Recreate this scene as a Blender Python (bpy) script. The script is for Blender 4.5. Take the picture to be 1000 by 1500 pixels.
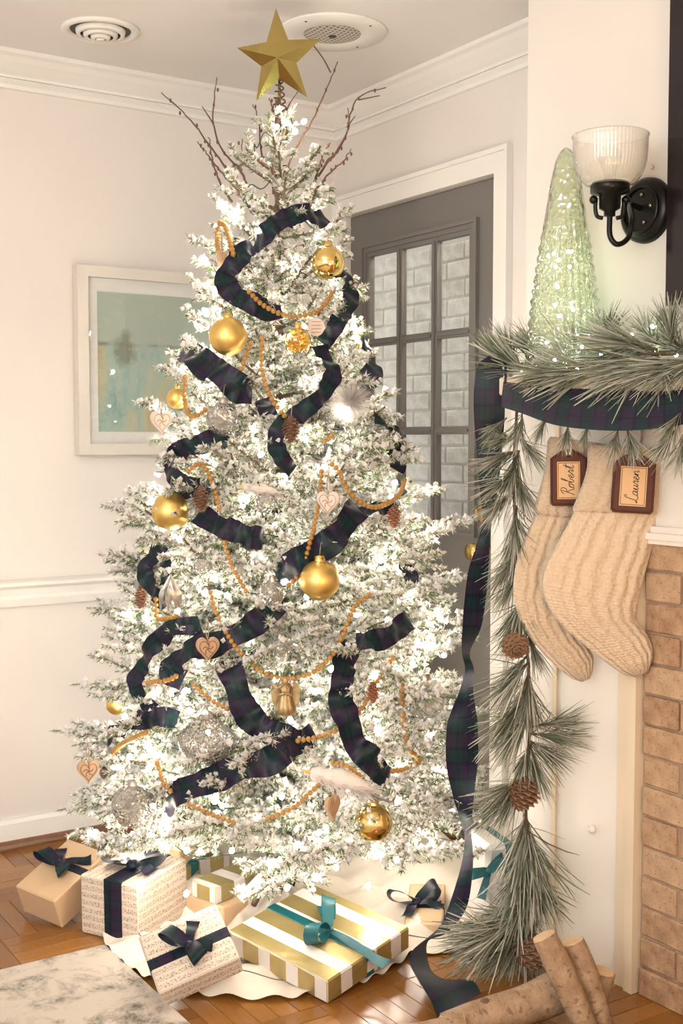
import bpy, math, random
import numpy as np
from mathutils import Vector, Matrix, Euler, Quaternion

for o in list(bpy.data.objects):
    bpy.data.objects.remove(o)
random.seed(7)
RNG = np.random.default_rng(11)
S = bpy.context.scene
COL = S.collection
R_ = math.radians
V = lambda *a: np.array(a, float)

# ------------------------------------------------------------------ camera
FPX = 1750.0
CAM = V(-2.272, -3.544, 1.235)
_a = math.atan2(2703, 1750)
_t = math.atan(105 / 1750.0)
_fw = V(math.cos(_a), math.sin(_a), 0)
RT = V(math.sin(_a), -math.cos(_a), 0)
FV = _fw * math.cos(_t) - V(0, 0, math.sin(_t))
UV_ = _fw * math.sin(_t) + V(0, 0, math.cos(_t))
cd = bpy.data.cameras.new('camera')
cam = bpy.data.objects.new('camera', cd)
COL.objects.link(cam)
cd.sensor_fit = 'AUTO'
cd.sensor_width = 36
cd.lens = 36 * FPX / 1500
cd.clip_start = 0.05
M = Matrix.Identity(4)
for i in range(3):
    M[i][0], M[i][1], M[i][2], M[i][3] = RT[i], UV_[i], -FV[i], CAM[i]
cam.matrix_world = M
S.camera = cam

# ------------------------------------------------------------------ light and exposure
S.view_settings.view_transform = 'Standard'
S.view_settings.look = 'None'
S.view_settings.gamma = 1
S.view_settings.use_curve_mapping = False
S.view_settings.exposure = 0.8
S.cycles.use_adaptive_sampling = True
S.cycles.adaptive_threshold = 0.06
S.cycles.max_bounces = 5
S.cycles.diffuse_bounces = 2
S.cycles.glossy_bounces = 4
S.cycles.transmission_bounces = 4
S.cycles.transparent_max_bounces = 16
S.cycles.caustics_reflective = False
S.cycles.caustics_refractive = False
S.cycles.sample_clamp_indirect = 6.0
W = bpy.data.worlds.new('world')
S.world = W
W.use_nodes = True
W.node_tree.nodes['Background'].inputs[0].default_value = (1.0, 0.955, 0.90, 1)
W.node_tree.nodes['Background'].inputs[1].default_value = 0.70


def lamp(name, kind, loc, energy, color, size=0.2, target=None, size_y=None):
    d = bpy.data.lights.new(name, kind)
    d.energy = energy
    d.color = color
    if kind == 'AREA':
        d.size = size
        if size_y:
            d.shape = 'RECTANGLE'
            d.size_y = size_y
    else:
        d.shadow_soft_size = size
    o = bpy.data.objects.new(name, d)
    COL.objects.link(o)
    o.location = loc
    if target is not None:
        o.rotation_euler = (Vector(target) - Vector(loc)).to_track_quat('-Z', 'Y').to_euler()
    return o


lamp('room_key_light', 'AREA', (-3.9, -3.6, 1.9), 52, (1.0, 0.96, 0.90), 1.8, (-0.6, -0.8, 1.0))  # broad soft key light added behind the camera, stands for general room light
lamp('ceiling_fill', 'AREA', (-2.2, -2.0, 1.95), 7, (1.0, .95, .88), .5, (-2.15, -1.95, 2.6))  # unseen upward fill, added to brighten the ceiling
lamp('outside_fill', 'POINT', (.33, -1.15, 2.25), 17, (1.0, .93, .82), .08)  # added fill outdoors, lifts the brick seen through the door panes
lamp('table_lamp_light', 'POINT', (-1.35, -3.15, 0.95), 18, (1.0, 0.58, 0.26), 0.18)
BULB = 112.0      # emission of a tree bulb
FAIRY = 32.0

# ------------------------------------------------------------------ geometry helpers


def ray(px, py):
    return FV + (px - 500) / FPX * RT + (750 - py) / FPX * UV_


def at(px, py, d):
    return CAM + ray(px, py) * d


def onpl(px, py, ax, val):
    r = ray(px, py)
    return CAM + r * ((val - CAM[ax]) / r[ax])


def proj(p):
    d = np.asarray(p, float) - CAM
    z = d @ FV
    return 500 + FPX * (d @ RT) / z, 750 - FPX * (d @ UV_) / z


def nrm(v):
    v = np.asarray(v, float)
    n = np.linalg.norm(v)
    return v / n if n > 1e-9 else v


def spline(pts, n):
    P = np.asarray(pts, float)
    if len(P) == 2:
        return np.array([P[0] + (P[1] - P[0]) * t for t in np.linspace(0, 1, n)])
    Q = np.vstack([2 * P[0] - P[1], P, 2 * P[-1] - P[-2]])
    out = []
    for s in np.linspace(0, len(P) - 1, n):
        i = min(int(s), len(P) - 2)
        t = s - i
        a, b, c, d = Q[i], Q[i + 1], Q[i + 2], Q[i + 3]
        out.append(0.5 * (2 * b + (c - a) * t + (2 * a - 5 * b + 4 * c - d) * t * t + (3 * b - a - 3 * c + d) * t ** 3))
    return np.array(out)


class MB:
    def __init__(self):
        self.v, self.f, self.uv, self.c, self.n = [], [], [], [], 0

    def add(self, v, f, uv=None, col=None):
        v = np.asarray(v, float).reshape(-1, 3)
        self.v.append(v)
        k = self.n
        if isinstance(f, np.ndarray):
            self.f += (f + k).tolist()
        else:
            self.f += [[i + k for i in q] for q in f]
        self.uv.append(np.asarray(uv, float) if uv is not None else np.zeros((len(v), 2)))
        if col is None:
            col = (1, 1, 1)
        c = np.asarray(col, float)
        self.c.append(np.tile(c, (len(v), 1)) if c.ndim == 1 else c)
        self.n += len(v)
        return self

    def box(self, lo, hi):
        lo, hi = np.minimum(lo, hi), np.maximum(lo, hi)
        return self.obox((lo + hi) / 2, hi - lo, np.eye(3))

    def obox(self, c, d, R=np.eye(3), bev=0.0):
        """box with 24 own corners; uv in metres, u runs along local x wherever it can"""
        h = np.asarray(d, float) / 2
        F = [((-1, -1, 1), (1, -1, 1), (1, 1, 1), (-1, 1, 1)), ((-1, 1, -1), (1, 1, -1), (1, -1, -1), (-1, -1, -1)),
             ((-1, -1, -1), (1, -1, -1), (1, -1, 1), (-1, -1, 1)), ((1, 1, -1), (-1, 1, -1), (-1, 1, 1), (1, 1, 1)),
             ((1, -1, -1), (1, 1, -1), (1, 1, 1), (1, -1, 1)), ((-1, 1, -1), (-1, -1, -1), (-1, -1, 1), (-1, 1, 1))]
        if bev <= 0:
            for k, q in enumerate(F):
                L = np.array(q) * h
                uv = L[:, [0, 1]] if k < 2 else (L[:, [0, 2]] if k < 4 else L[:, [1, 2]] + [h[0], 0])
                if k in (2, 3):
                    uv = np.stack([L[:, 0], L[:, 2] + h[1]], 1)
                self.add(np.asarray(c) + L @ np.asarray(R).T, [[0, 1, 2, 3]], uv)
            return self
        hb = h - bev
        idx = {}
        vs, uv = [], []
        for k, q in enumerate(F):
            axis = [2, 2, 1, 1, 0, 0][k]
            for s in q:
                p = np.array(s, float) * hb
                p[axis] = s[axis] * h[axis]
                idx[(k, s)] = len(vs)
                vs.append(p)
                uv.append((p[0], p[1]) if k < 2 else ((p[0], p[2] + h[1]) if k < 4 else (p[1] + h[0], p[2])))
        fs = [[idx[(k, s)] for s in q] for k, q in enumerate(F)]
        face_of = {(2, 1): 0, (2, -1): 1, (1, -1): 2, (1, 1): 3, (0, 1): 4, (0, -1): 5}
        for a in range(3):
            b, g = (a + 1) % 3, (a + 2) % 3
            for sb in (-1, 1):
                for sg in (-1, 1):
                    q = []
                    for sa, fa in ((-1, b), (1, b), (1, g), (-1, g)):
                        s = [0, 0, 0]
                        s[a], s[b], s[g] = sa, sb, sg
                        q.append(idx[(face_of[(fa, s[fa])], tuple(s))])
                    if sb * sg > 0:
                        q = q[::-1]
                    fs.append(q)
        for sx in (-1, 1):
            for sy in (-1, 1):
                for sz in (-1, 1):
                    s = (sx, sy, sz)
                    q = [idx[(face_of[(0, sx)], s)], idx[(face_of[(1, sy)], s)], idx[(face_of[(2, sz)], s)]]
                    fs.append(q if sx * sy * sz > 0 else q[::-1])
        self.add(np.asarray(c) + np.array(vs) @ np.asarray(R).T, fs, uv)
        return self

    def tube(self, path, rad, n=8, caps=True, col=None, flat=1.0):
        P = np.asarray(path, float)
        m = len(P)
        rad = np.full(m, rad) if np.isscalar(rad) else np.asarray(rad, float)
        T = np.gradient(P, axis=0)
        T /= np.linalg.norm(T, axis=1)[:, None] + 1e-12
        u = nrm(np.cross(T[0], V(0, 0, 1) if abs(T[0][2]) < .9 else V(1, 0, 0)))
        vs, uv = [], []
        ang = np.linspace(0, 2 * math.pi, n, endpoint=False)
        ln = 0
        for i in range(m):
            u = nrm(u - T[i] * (u @ T[i]))
            w = np.cross(T[i], u)
            if i:
                ln += np.linalg.norm(P[i] - P[i - 1])
            vs.append(P[i] + rad[i] * (np.cos(ang)[:, None] * u + flat * np.sin(ang)[:, None] * w))
            uv += [(ln, a) for a in ang]
        fs = [[i * n + j, i * n + (j + 1) % n, (i + 1) * n + (j + 1) % n, (i + 1) * n + j] for i in range(m - 1) for j in range(n)]
        if caps:
            fs += [list(range(n))[::-1], [(m - 1) * n + j for j in range(n)]]
        return self.add(np.vstack(vs), fs, uv, col)

    def sections(self, secs, n=16):
        """secs: list of (centre, half-width vector, half-depth vector)"""
        ang = np.linspace(0, 2 * math.pi, n, endpoint=False)
        vs, uv = [], []
        for i, (c, a, b) in enumerate(secs):
            ca, sa = np.cos(ang)[:, None], np.sin(ang)[:, None]
            vs.append(np.asarray(c) + np.sign(ca) * np.abs(ca) ** .8 * np.asarray(a) + np.sign(sa) * np.abs(sa) ** .8 * np.asarray(b))
            uv += [(math.cos(x) * .5 + .5, i / len(secs)) for x in ang]
        m = len(secs)
        fs = [[i * n + j, i * n + (j + 1) % n, (i + 1) * n + (j + 1) % n, (i + 1) * n + j] for i in range(m - 1) for j in range(n)]
        fs += [list(range(n))[::-1], [(m - 1) * n + j for j in range(n)]]
        return self.add(np.vstack(vs), fs, uv)

    def lathe(self, prof, c=(0, 0, 0), n=24, R=np.eye(3), rib=None, col=None):
        ang = np.linspace(0, 2 * math.pi, n, endpoint=False)
        vs = []
        for r, z in prof:
            rr = r * (rib(ang) if rib else 1.0)
            vs.append(np.stack([rr * np.cos(ang), rr * np.sin(ang), np.full(n, z)], 1))
        m = len(prof)
        fs = [[i * n + j, i * n + (j + 1) % n, (i + 1) * n + (j + 1) % n, (i + 1) * n + j] for i in range(m - 1) for j in range(n)]
        uv = [(j / n, i / m) for i in range(m) for j in range(n)]
        return self.add(np.asarray(c) + np.vstack(vs) @ np.asarray(R).T, fs, uv, col)

    def ball(self, c, r, n=24, m=14, sc=(1, 1, 1), R=np.eye(3), col=None):
        pr = [(max(math.sin(math.pi * i / m), 1e-4), -math.cos(math.pi * i / m)) for i in range(m + 1)]
        k = self.n
        self.lathe(pr, (0, 0, 0), n, col=col)
        self.v[-1] = np.asarray(c) + (self.v[-1] * (np.asarray(sc) * r)) @ np.asarray(R).T
        return self

    def strip(self, P, Wd, wid, m=5, ripple=0.0, uoff=0.0, freq=60.0, nrmv=None, cup=0.0):
        P = np.asarray(P, float)
        k = len(P)
        wid = np.full(k, wid) if np.isscalar(wid) else np.asarray(wid, float)
        T = np.gradient(P, axis=0)
        T /= np.linalg.norm(T, axis=1)[:, None] + 1e-12
        ln = np.concatenate([[0], np.cumsum(np.linalg.norm(np.diff(P, axis=0), axis=1))])
        vs, uv = [], []
        ph = random.random() * 6
        for i in range(k):
            w = np.asarray(Wd[i], float)
            w = nrm(w - T[i] * (w @ T[i]))
            N = np.cross(T[i], w)
            for j in range(m):
                s = j / (m - 1) * 2 - 1
                off = ripple * abs(s) ** 1.5 * math.sin(ln[i] * freq + ph + (0 if s < 0 else 2.1)) + cup * (s * s)
                vs.append(P[i] + w * s * wid[i] / 2 + N * off)
                uv.append((ln[i] + uoff, (s + 1) / 2 * max(wid[i], 1e-3)))
        fs = [[i * m + j, i * m + j + 1, (i + 1) * m + j + 1, (i + 1) * m + j] for i in range(k - 1) for j in range(m - 1)]
        return self.add(np.array(vs), fs, uv)

    def edges(self, A, B, m=5, uoff=0):
        """ribbon between two edge polylines"""
        A, B = np.asarray(A), np.asarray(B)
        k = len(A)
        mid = (A + B) / 2
        ln = np.concatenate([[0], np.cumsum(np.linalg.norm(np.diff(mid, axis=0), axis=1))])
        vs = [A[i] + (B[i] - A[i]) * j / (m - 1) for i in range(k) for j in range(m)]
        uv = [(ln[i] + uoff, j / (m - 1) * .075) for i in range(k) for j in range(m)]
        fs = [[i * m + j, i * m + j + 1, (i + 1) * m + j + 1, (i + 1) * m + j] for i in range(k - 1) for j in range(m - 1)]
        return self.add(np.array(vs), fs, uv)

    def prism(self, pts, c, ex, ey, ez, t):
        """outline (x,y) extruded by t along ez"""
        n = len(pts)
        c, ex, ey, ez = map(np.asarray, (c, ex, ey, ez))
        a = [c + ex * x + ey * y for x, y in pts]
        b = [p + ez * t for p in a]
        fs = [list(range(n))[::-1], list(range(n, 2 * n))] + [[i, (i + 1) % n, n + (i + 1) % n, n + i] for i in range(n)]
        return self.add(np.array(a + b), fs, [(x, y) for x, y in pts] * 2)

    def mesh(self, name, mat, smooth=True, shift=None, flat_angle=None):
        v = np.vstack(self.v)
        if shift is not None:
            v = v - shift
        me = bpy.data.meshes.new(name)
        me.from_pydata(v.tolist(), [], self.f)
        if smooth:
            me.polygons.foreach_set('use_smooth', np.ones(len(me.polygons), bool))
        if smooth and flat_angle:
            me.set_sharp_from_angle(angle=R_(flat_angle))
        li = np.empty(len(me.loops), np.int32)
        me.loops.foreach_get('vertex_index', li)
        ul = me.uv_layers.new(name='UVMap')
        ul.data.foreach_set('uv', np.vstack(self.uv)[li].astype(np.float32).ravel())
        ca = me.color_attributes.new('Col', 'FLOAT_COLOR', 'POINT')
        c = np.vstack(self.c)
        ca.data.foreach_set('color', np.hstack([c, np.ones((len(c), 1))]).astype(np.float32).ravel())
        if mat:
            me.materials.append(mat)
        me.update()
        return me

    def build(self, name, mat, parent=None, smooth=True, flat_angle=None):
        if parent is not None:
            r = parent
            while r.parent is not None:
                r = r.parent
            org = V(*r.location)
        else:
            v = np.vstack(self.v)
            lo, hi = v.min(0), v.max(0)
            org = V((lo[0] + hi[0]) / 2, (lo[1] + hi[1]) / 2, lo[2])
        o = bpy.data.objects.new(name, self.mesh(name, mat, smooth, org, flat_angle))
        COL.objects.link(o)
        if parent is not None:
            o.parent = parent
        else:
            o.location = org
        return o


def tag(o, label=None, cat=None, group=None, kind=None):
    if label:
        o['label'] = label
    if cat:
        o['category'] = cat
    if group:
        o['group'] = group
    if kind:
        o['kind'] = kind
    return o


def thing(name, label, cat, loc, group=None, kind=None):
    o = bpy.data.objects.new(name, None)
    o.empty_display_size = .05
    COL.objects.link(o)
    o.location = tuple(float(x) for x in loc)
    return tag(o, label, cat, group, kind)


def inst(name, me, parent, mw):
    """an object sharing mesh data, placed by a world matrix under a root Empty/mesh"""
    o = bpy.data.objects.new(name, me)
    COL.objects.link(o)
    if parent is not None:
        o.parent = parent
        r = parent
        while r.parent is not None:
            r = r.parent
        mw = Matrix.Translation(-Vector(r.location)) @ mw
    o.matrix_local = mw
    return o


def frame_m(loc, xdir, up=(0, 0, 1), scale=1.0, roll=0.0):
    x = nrm(xdir)
    u = np.asarray(up, float)
    if abs(x @ u) > .98:
        u = V(1, 0, 0)
    y = nrm(np.cross(u, x))
    z = np.cross(x, y)
    if roll:
        y, z = y * math.cos(roll) + z * math.sin(roll), z * math.cos(roll) - y * math.sin(roll)
    m = Matrix.Identity(4)
    for i in range(3):
        m[i][0], m[i][1], m[i][2], m[i][3] = x[i] * scale, y[i] * scale, z[i] * scale, loc[i]
    return m


# ------------------------------------------------------------------ materials
MATS = {}


class NT:
    def __init__(self, name):
        self.m = bpy.data.materials.new(name)
        self.m.use_nodes = True
        self.t = self.m.node_tree
        self.b = self.t.nodes['Principled BSDF']
        self.out = self.t.nodes['Material Output']
        MATS[name] = self.m

    def node(self, typ, **kw):
        n = self.t.nodes.new(typ)
        for k, v in kw.items():
            if k in n.bl_rna.properties and k not in ('inputs',):
                setattr(n, k, v)
        return n

    def link(self, a, b):
        self.t.links.new(a, b)

    def setin(self, sock, val):
        if hasattr(val, 'is_linked') or isinstance(val, bpy.types.NodeSocket):
            self.t.links.new(val, sock)
        elif isinstance(val, (tuple, list)) and len(val) == 3 and sock.type == 'RGBA':
            sock.default_value = (*val, 1)
        else:
            sock.default_value = val

    def math(self, op, a, b=None, c=None, clamp=False):
        n = self.t.nodes.new('ShaderNodeMath')
        n.operation = op
        n.use_clamp = clamp
        self.setin(n.inputs[0], a)
        if b is not None:
            self.setin(n.inputs[1], b)
        if c is not None:
            self.setin(n.inputs[2], c)
        return n.outputs[0]

    def mix(self, f, a, b, blend='MIX'):
        n = self.t.nodes.new('ShaderNodeMix')
        n.data_type = 'RGBA'
        n.blend_type = blend
        self.setin(n.inputs[0], f)
        self.setin(n.inputs[6], a)
        self.setin(n.inputs[7], b)
        return n.outputs[2]

    def noise(self, scale, detail=3, vec=None, rough=.5, dist=0.0):
        n = self.t.nodes.new('ShaderNodeTexNoise')
        n.inputs['Scale'].default_value = scale
        n.inputs['Detail'].default_value = detail
        n.inputs['Roughness'].default_value = rough
        n.inputs['Distortion'].default_value = dist
        if vec is not None:
            self.link(vec, n.inputs['Vector'])
        return n.outputs['Fac']

    def ramp(self, f, stops):
        n = self.t.nodes.new('ShaderNodeValToRGB')
        self.link(f, n.inputs[0])
        e = n.color_ramp.elements
        while len(e) < len(stops):
            e.new(.5)
        for k, (p, c) in enumerate(stops):
            e[k].position = p
            e[k].color = (*c, 1) if isinstance(c, tuple) else (c, c, c, 1)
        return n.outputs[0]

    def coord(self, which='Object', scale=None):
        n = self.t.nodes.new('ShaderNodeTexCoord')
        o = n.outputs[which]
        if scale:
            m = self.t.nodes.new('ShaderNodeMapping')
            m.inputs['Scale'].default_value = scale
            self.link(o, m.inputs['Vector'])
            o = m.outputs[0]
        return o

    def sep(self, v):
        n = self.t.nodes.new('ShaderNodeSeparateXYZ')
        self.link(v, n.inputs[0])
        return n.outputs

    def bump(self, h, strength=.2, dist=.01):
        n = self.t.nodes.new('ShaderNodeBump')
        n.inputs['Strength'].default_value = strength
        n.inputs['Distance'].default_value = dist
        self.link(h, n.inputs['Height'])
        self.link(n.outputs[0], self.b.inputs['Normal'])

    def p(self, **kw):
        for k, v in kw.items():
            self.setin(self.b.inputs[k.replace('_', ' ')], v)
        return self


def plain(name, col, rough=.5, metal=0.0, nscale=None, namp=.12, bump=0.0, bscale=200, **kw):
    n = NT(name)
    c = col
    if nscale:
        f = n.noise(nscale, 4, n.coord('Object'))
        c = n.mix(f, tuple(x * (1 - namp) for x in col), tuple(min(1, x * (1 + namp)) for x in col))
    n.p(Base_Color=c, Roughness=rough, Metallic=metal, **kw)
    if bump:
        n.bump(n.noise(bscale, 3, n.coord('Object')), bump, .004)
    return n.m


def M_(k):
    return MATS[k]


plain('wall_paint', (.79, .735, .685), .65, nscale=3, namp=.03, bump=.12, bscale=60)
plain('ceiling_paint', (.86, .83, .80), .8, nscale=2, namp=.03, bump=.15, bscale=35)
plain('trim_paint', (.86, .83, .78), .38, nscale=5, namp=.02)
plain('shoe_wood', (.19, .085, .04), .4, nscale=30, namp=.3)
plain('door_paint', (.175, .162, .150), .42, nscale=8, namp=.08, bump=.1, bscale=80)
plain('surround_paint', (.80, .75, .68), .5, nscale=6, namp=.05, bump=.1, bscale=50)
plain('casing_paint', (.74, .62, .46), .45, nscale=10, namp=.06)
plain('brass', (.85, .60, .22), .25, 1.0)
plain('gold_shiny', (.86, .64, .24), .10, 1.0, nscale=40, namp=.06)
plain('gold_matte', (.80, .56, .18), .42, 1.0, nscale=40, namp=.06)
plain('gold_star', (.50, .39, .14), .2, 1.0, nscale=30, namp=.15)
plain('gold_foil', (.62, .53, .29), .34, .75, nscale=90, namp=.15, bump=.3, bscale=150)
plain('silver_old', (.50, .46, .40), .35, 1.0, nscale=80, namp=.4)
plain('bead_silver', (.26, .24, .21), .25, 1.0)
plain('bronze_figure', (.42, .30, .15), .45, .6, nscale=80, namp=.4)
plain('kraft', (.62, .43, .26), .62, nscale=25, namp=.06, bump=.1, bscale=120)
plain('bead_wood', (.42, .215, .045), .35, nscale=90, namp=.35)
plain('heart_wood', (.50, .32, .19), .6, nscale=70, namp=.22)
plain('heart_pale', (.72, .60, .52), .6, nscale=70, namp=.12)
plain('twig_bark', (.13, .065, .045), .7, nscale=120, namp=.35)
plain('string', (.45, .33, .22), .8)
plain('feather', (.80, .72, .66), .85, nscale=60, namp=.1)
plain('beak', (.75, .52, .12), .5)
plain('black_metal', (.012, .011, .010), .32, .6)
plain('screw_metal', (.35, .30, .24), .3, 1.0)
plain('tv_black', (.012, .008, .010), .18)
plain('vent_dark', (.05, .045, .04), .6)
plain('trunk_bark', (.16, .10, .06), .8, nscale=60, namp=.3)
plain('stand_metal', (.10, .06, .045), .45, .3)
plain('teal_satin', (.006, .105, .125), .38, nscale=40, namp=.15, bump=.15, bscale=300)
plain('tag_wood', (.085, .022, .010), .45, nscale=40, namp=.25, Specular_IOR_Level=.2)
plain('tag_label', (.68, .42, .22), .7, nscale=60, namp=.08)
plain('ink', (.03, .018, .012), .6)
plain('wire_green', (.02, .05, .02), .5)
plain('frame_silver', (.78, .73, .66), .35, .25, nscale=20, namp=.06)
plain('mat_board', (.80, .78, .73), .8)
plain('white_wrap', (.86, .82, .77), .6, nscale=15, namp=.04, bump=.5, bscale=25)
plain('white_foil', (.78, .74, .68), .5)
plain('skirt_linen', (.78, .70, .60), .85, nscale=60, namp=.05, bump=.25, bscale=400)
plain('seam', (.24, .20, .17), .85)
plain('log_end', (.66, .46, .27), .75, nscale=40, namp=.2)
plain('pine_stem', (.09, .055, .035), .8)
plain('ext_ground', (.30, .29, .27), .9)
plain('mortar', (.36, .265, .19), .9, nscale=60, namp=.2)
plain('ext_mortar', (.60, .58, .54), .9)


def vcol(name, rough=.7, transl=.0, sheen=0):
    n = NT(name)
    a = n.node('ShaderNodeAttribute')
    a.attribute_name = 'Col'
    n.p(Base_Color=a.outputs['Color'], Roughness=rough)
    n.b.inputs['Specular IOR Level'].default_value = .2
    if transl:
        t = n.node('ShaderNodeBsdfTranslucent')
        n.link(a.outputs['Color'], t.inputs[0])
        mx = n.node('ShaderNodeMixShader')
        mx.inputs[0].default_value = transl
        n.link(n.b.outputs[0], mx.inputs[1])
        n.link(t.outputs[0], mx.inputs[2])
        n.link(mx.outputs[0], n.out.inputs[0])
    return n.m


vcol('flocked', .8, .28)
vcol('pine_needle', .55, .12)
vcol('cone_scale', .6)


def emit(name, col, strength):
    n = NT(name)
    n.p(Base_Color=col, Emission_Color=col, Emission_Strength=strength)
    return n.m


emit('bulb_glow', (1.0, .89, .75), BULB)
emit('fairy_glow', (.80, 1.0, .78), FAIRY)


def thin_glass(name, tint=(1, 1, 1), rough=.02, refl=1.0, bump=None, haze=0.0, hazecol=(.9, .9, .85)):
    n = NT(name)
    t = n.node('ShaderNodeBsdfTransparent')
    t.inputs[0].default_value = (*tint, 1)
    g = n.node('ShaderNodeBsdfGlossy')
    g.inputs['Roughness'].default_value = rough
    fr = n.node('ShaderNodeLayerWeight')
    fr.inputs[0].default_value = .5
    sch = n.math('ADD', n.math('MULTIPLY', n.math('POWER', fr.outputs['Facing'], 5.0), .96), .04)
    f = n.math('MULTIPLY', sch, refl, clamp=True)
    a = t.outputs[0]
    if haze:
        d = n.node('ShaderNodeBsdfDiffuse')
        d.inputs[0].default_value = (*hazecol, 1)
        mh = n.node('ShaderNodeMixShader')
        mh.inputs[0].default_value = haze
        n.link(a, mh.inputs[1])
        n.link(d.outputs[0], mh.inputs[2])
        a = mh.outputs[0]
    mx = n.node('ShaderNodeMixShader')
    n.link(f, mx.inputs[0])
    n.link(a, mx.inputs[1])
    n.link(g.outputs[0], mx.inputs[2])
    n.link(mx.outputs[0], n.out.inputs[0])
    if bump:
        b = n.node('ShaderNodeBump')
        b.inputs['Strength'].default_value = bump[1]
        b.inputs['Distance'].default_value = .006
        vo = n.node('ShaderNodeTexVoronoi')
        vo.inputs['Scale'].default_value = bump[0]
        n.link(n.coord('Object'), vo.inputs['Vector'])
        n.link(vo.outputs['Distance'], b.inputs['Height'])
        n.link(b.outputs[0], g.inputs['Normal'])
        n.link(b.outputs[0], fr.inputs['Normal'])
    return n.m


thin_glass('pane_glass', (.97, .98, .97), .01, 1.4)
thin_glass('picture_glass', (1, 1, 1), .03, 1.0)
thin_glass('clear_glass', (.95, .94, .92), .04, 2.2, None, .12)
thin_glass('glitter_glass', (.90, .88, .85), .12, 3.5, (140, 1.0), .20, (.70, .66, .60))
thin_glass('ribbed_glass', (.99, .98, .95), .08, 1.3, None, .25, (1.0, .97, .90))
thin_glass('mercury_glass', (.80, .86, .70), .06, 4.0, (60, 1.0), .20, (.74, .78, .60))
thin_glass('gold_glass', (1.0, .78, .28), .04, 2.5, None, .12, (.9, .6, .12))


def plaid():
    n = NT('plaid')
    uv = n.sep(n.coord('UV'))

    def band(x, period, lo, hi):
        m = n.math('FRACT', n.math('DIVIDE', x, period))
        return n.math('MULTIPLY', n.math('GREATER_THAN', m, lo), n.math('LESS_THAN', m, hi))
    navy, green, black, viol = (.010, .010, .026), (.006, .028, .026), (.004, .004, .007), (.026, .014, .040)
    c = n.mix(n.math('MULTIPLY', band(uv[0], .075, .0, .45), .7), navy, viol)
    gu, gv = band(uv[0], .075, .55, .95), band(uv[1], .05, .30, .75)
    g = n.math('MULTIPLY', n.math('ADD', gu, gv), .42, clamp=True)
    c = n.mix(g, c, green)
    b = n.math('MULTIPLY', n.math('ADD', band(uv[0], .0375, .0, .14), band(uv[1], .025, .0, .16)), .38, clamp=True)
    c = n.mix(b, c, black)
    n.p(Base_Color=c, Roughness=.36)
    n.b.inputs['Specular IOR Level'].default_value = .2
    n.b.inputs['Sheen Weight'].default_value = .03
    n.b.inputs['Sheen Tint'].default_value = (.45, .4, .6, 1)
    n.bump(n.noise(420, 2, n.coord('Object')), .25, .002)


plaid()
plain('navy_satin', (.010, .014, .030), .36, nscale=50, namp=.3)


def parquet(name, island):
    n = NT(name)
    if island:
        g = n.node('ShaderNodeNewGeometry')
        rnd = g.outputs['Random Per Island']
    else:
        g = n.node('ShaderNodeObjectInfo')
        rnd = g.outputs['Random']
    co = n.coord('Object', (18, 3, 3))
    comb = n.node('ShaderNodeVectorMath')
    comb.operation = 'ADD'
    n.link(co, comb.inputs[0])
    cx = n.node('ShaderNodeCombineXYZ')
    n.link(n.math('MULTIPLY', rnd, 37.0), cx.inputs[0])
    n.link(n.math('MULTIPLY', rnd, 91.0), cx.inputs[1])
    n.link(cx.outputs[0], comb.inputs[1])
    gr = n.noise(6, 5, comb.outputs[0], .6, .4)
    base = n.ramp(rnd, [(0, (.24, .092, .018)), (.5, (.33, .14, .028)), (1, (.42, .19, .045))])
    c = n.mix(n.math('MULTIPLY', gr, .55), base, (.15, .054, .012))
    n.p(Base_Color=c, Roughness=n.math('ADD', n.math('MULTIPLY', gr, .12), .16))
    n.bump(gr, .06, .002)


parquet('parquet_plank', False)
parquet('parquet_field', True)


def brick(name, c0, c1, c2):
    n = NT(name)
    g = n.node('ShaderNodeObjectInfo')
    rnd = g.outputs['Random']
    base = n.ramp(rnd, [(0, c0), (.5, c1), (1, c2)])
    s = n.noise(28, 6, n.coord('Object'), .65)
    k = n.ramp(s, [(.35, 0.0), (.7, 1.0)])
    c = n.mix(n.math('MULTIPLY', k, .6), base, tuple(min(1, x * 1.5) for x in c2))
    sp = n.ramp(n.noise(240, 2, n.coord('Object')), [(.62, 0.0), (.68, 1.0)])
    c = n.mix(n.math('MULTIPLY', sp, .6), c, tuple(x * .35 for x in c0))
    n.p(Base_Color=c, Roughness=.85)
    n.bump(s, .5, .006)


brick('brick_clay', (.28, .155, .085), (.37, .225, .13), (.43, .29, .18))
brick('brick_white', (.52, .50, .46), (.60, .58, .54), (.66, .64, .60))


def rug_mat():
    n = NT('rug_pile')
    co = n.coord('Object')
    a = n.ramp(n.noise(6.5, 7, co, .65, .6), [(.47, 0.0), (.60, 1.0)])
    b = n.ramp(n.noise(22, 9, co, .8), [(.40, 0.0), (.58, 1.0)])
    f = n.math('MULTIPLY', a, b)
    c = n.mix(f, (.74, .66, .56), (.12, .10, .09))
    c = n.mix(n.math('MULTIPLY', n.noise(420, 2, co), .35), c, (.42, .36, .30))
    n.p(Base_Color=c, Roughness=.95)
    n.bump(n.noise(500, 3, co), .6, .006)


rug_mat()


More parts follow.
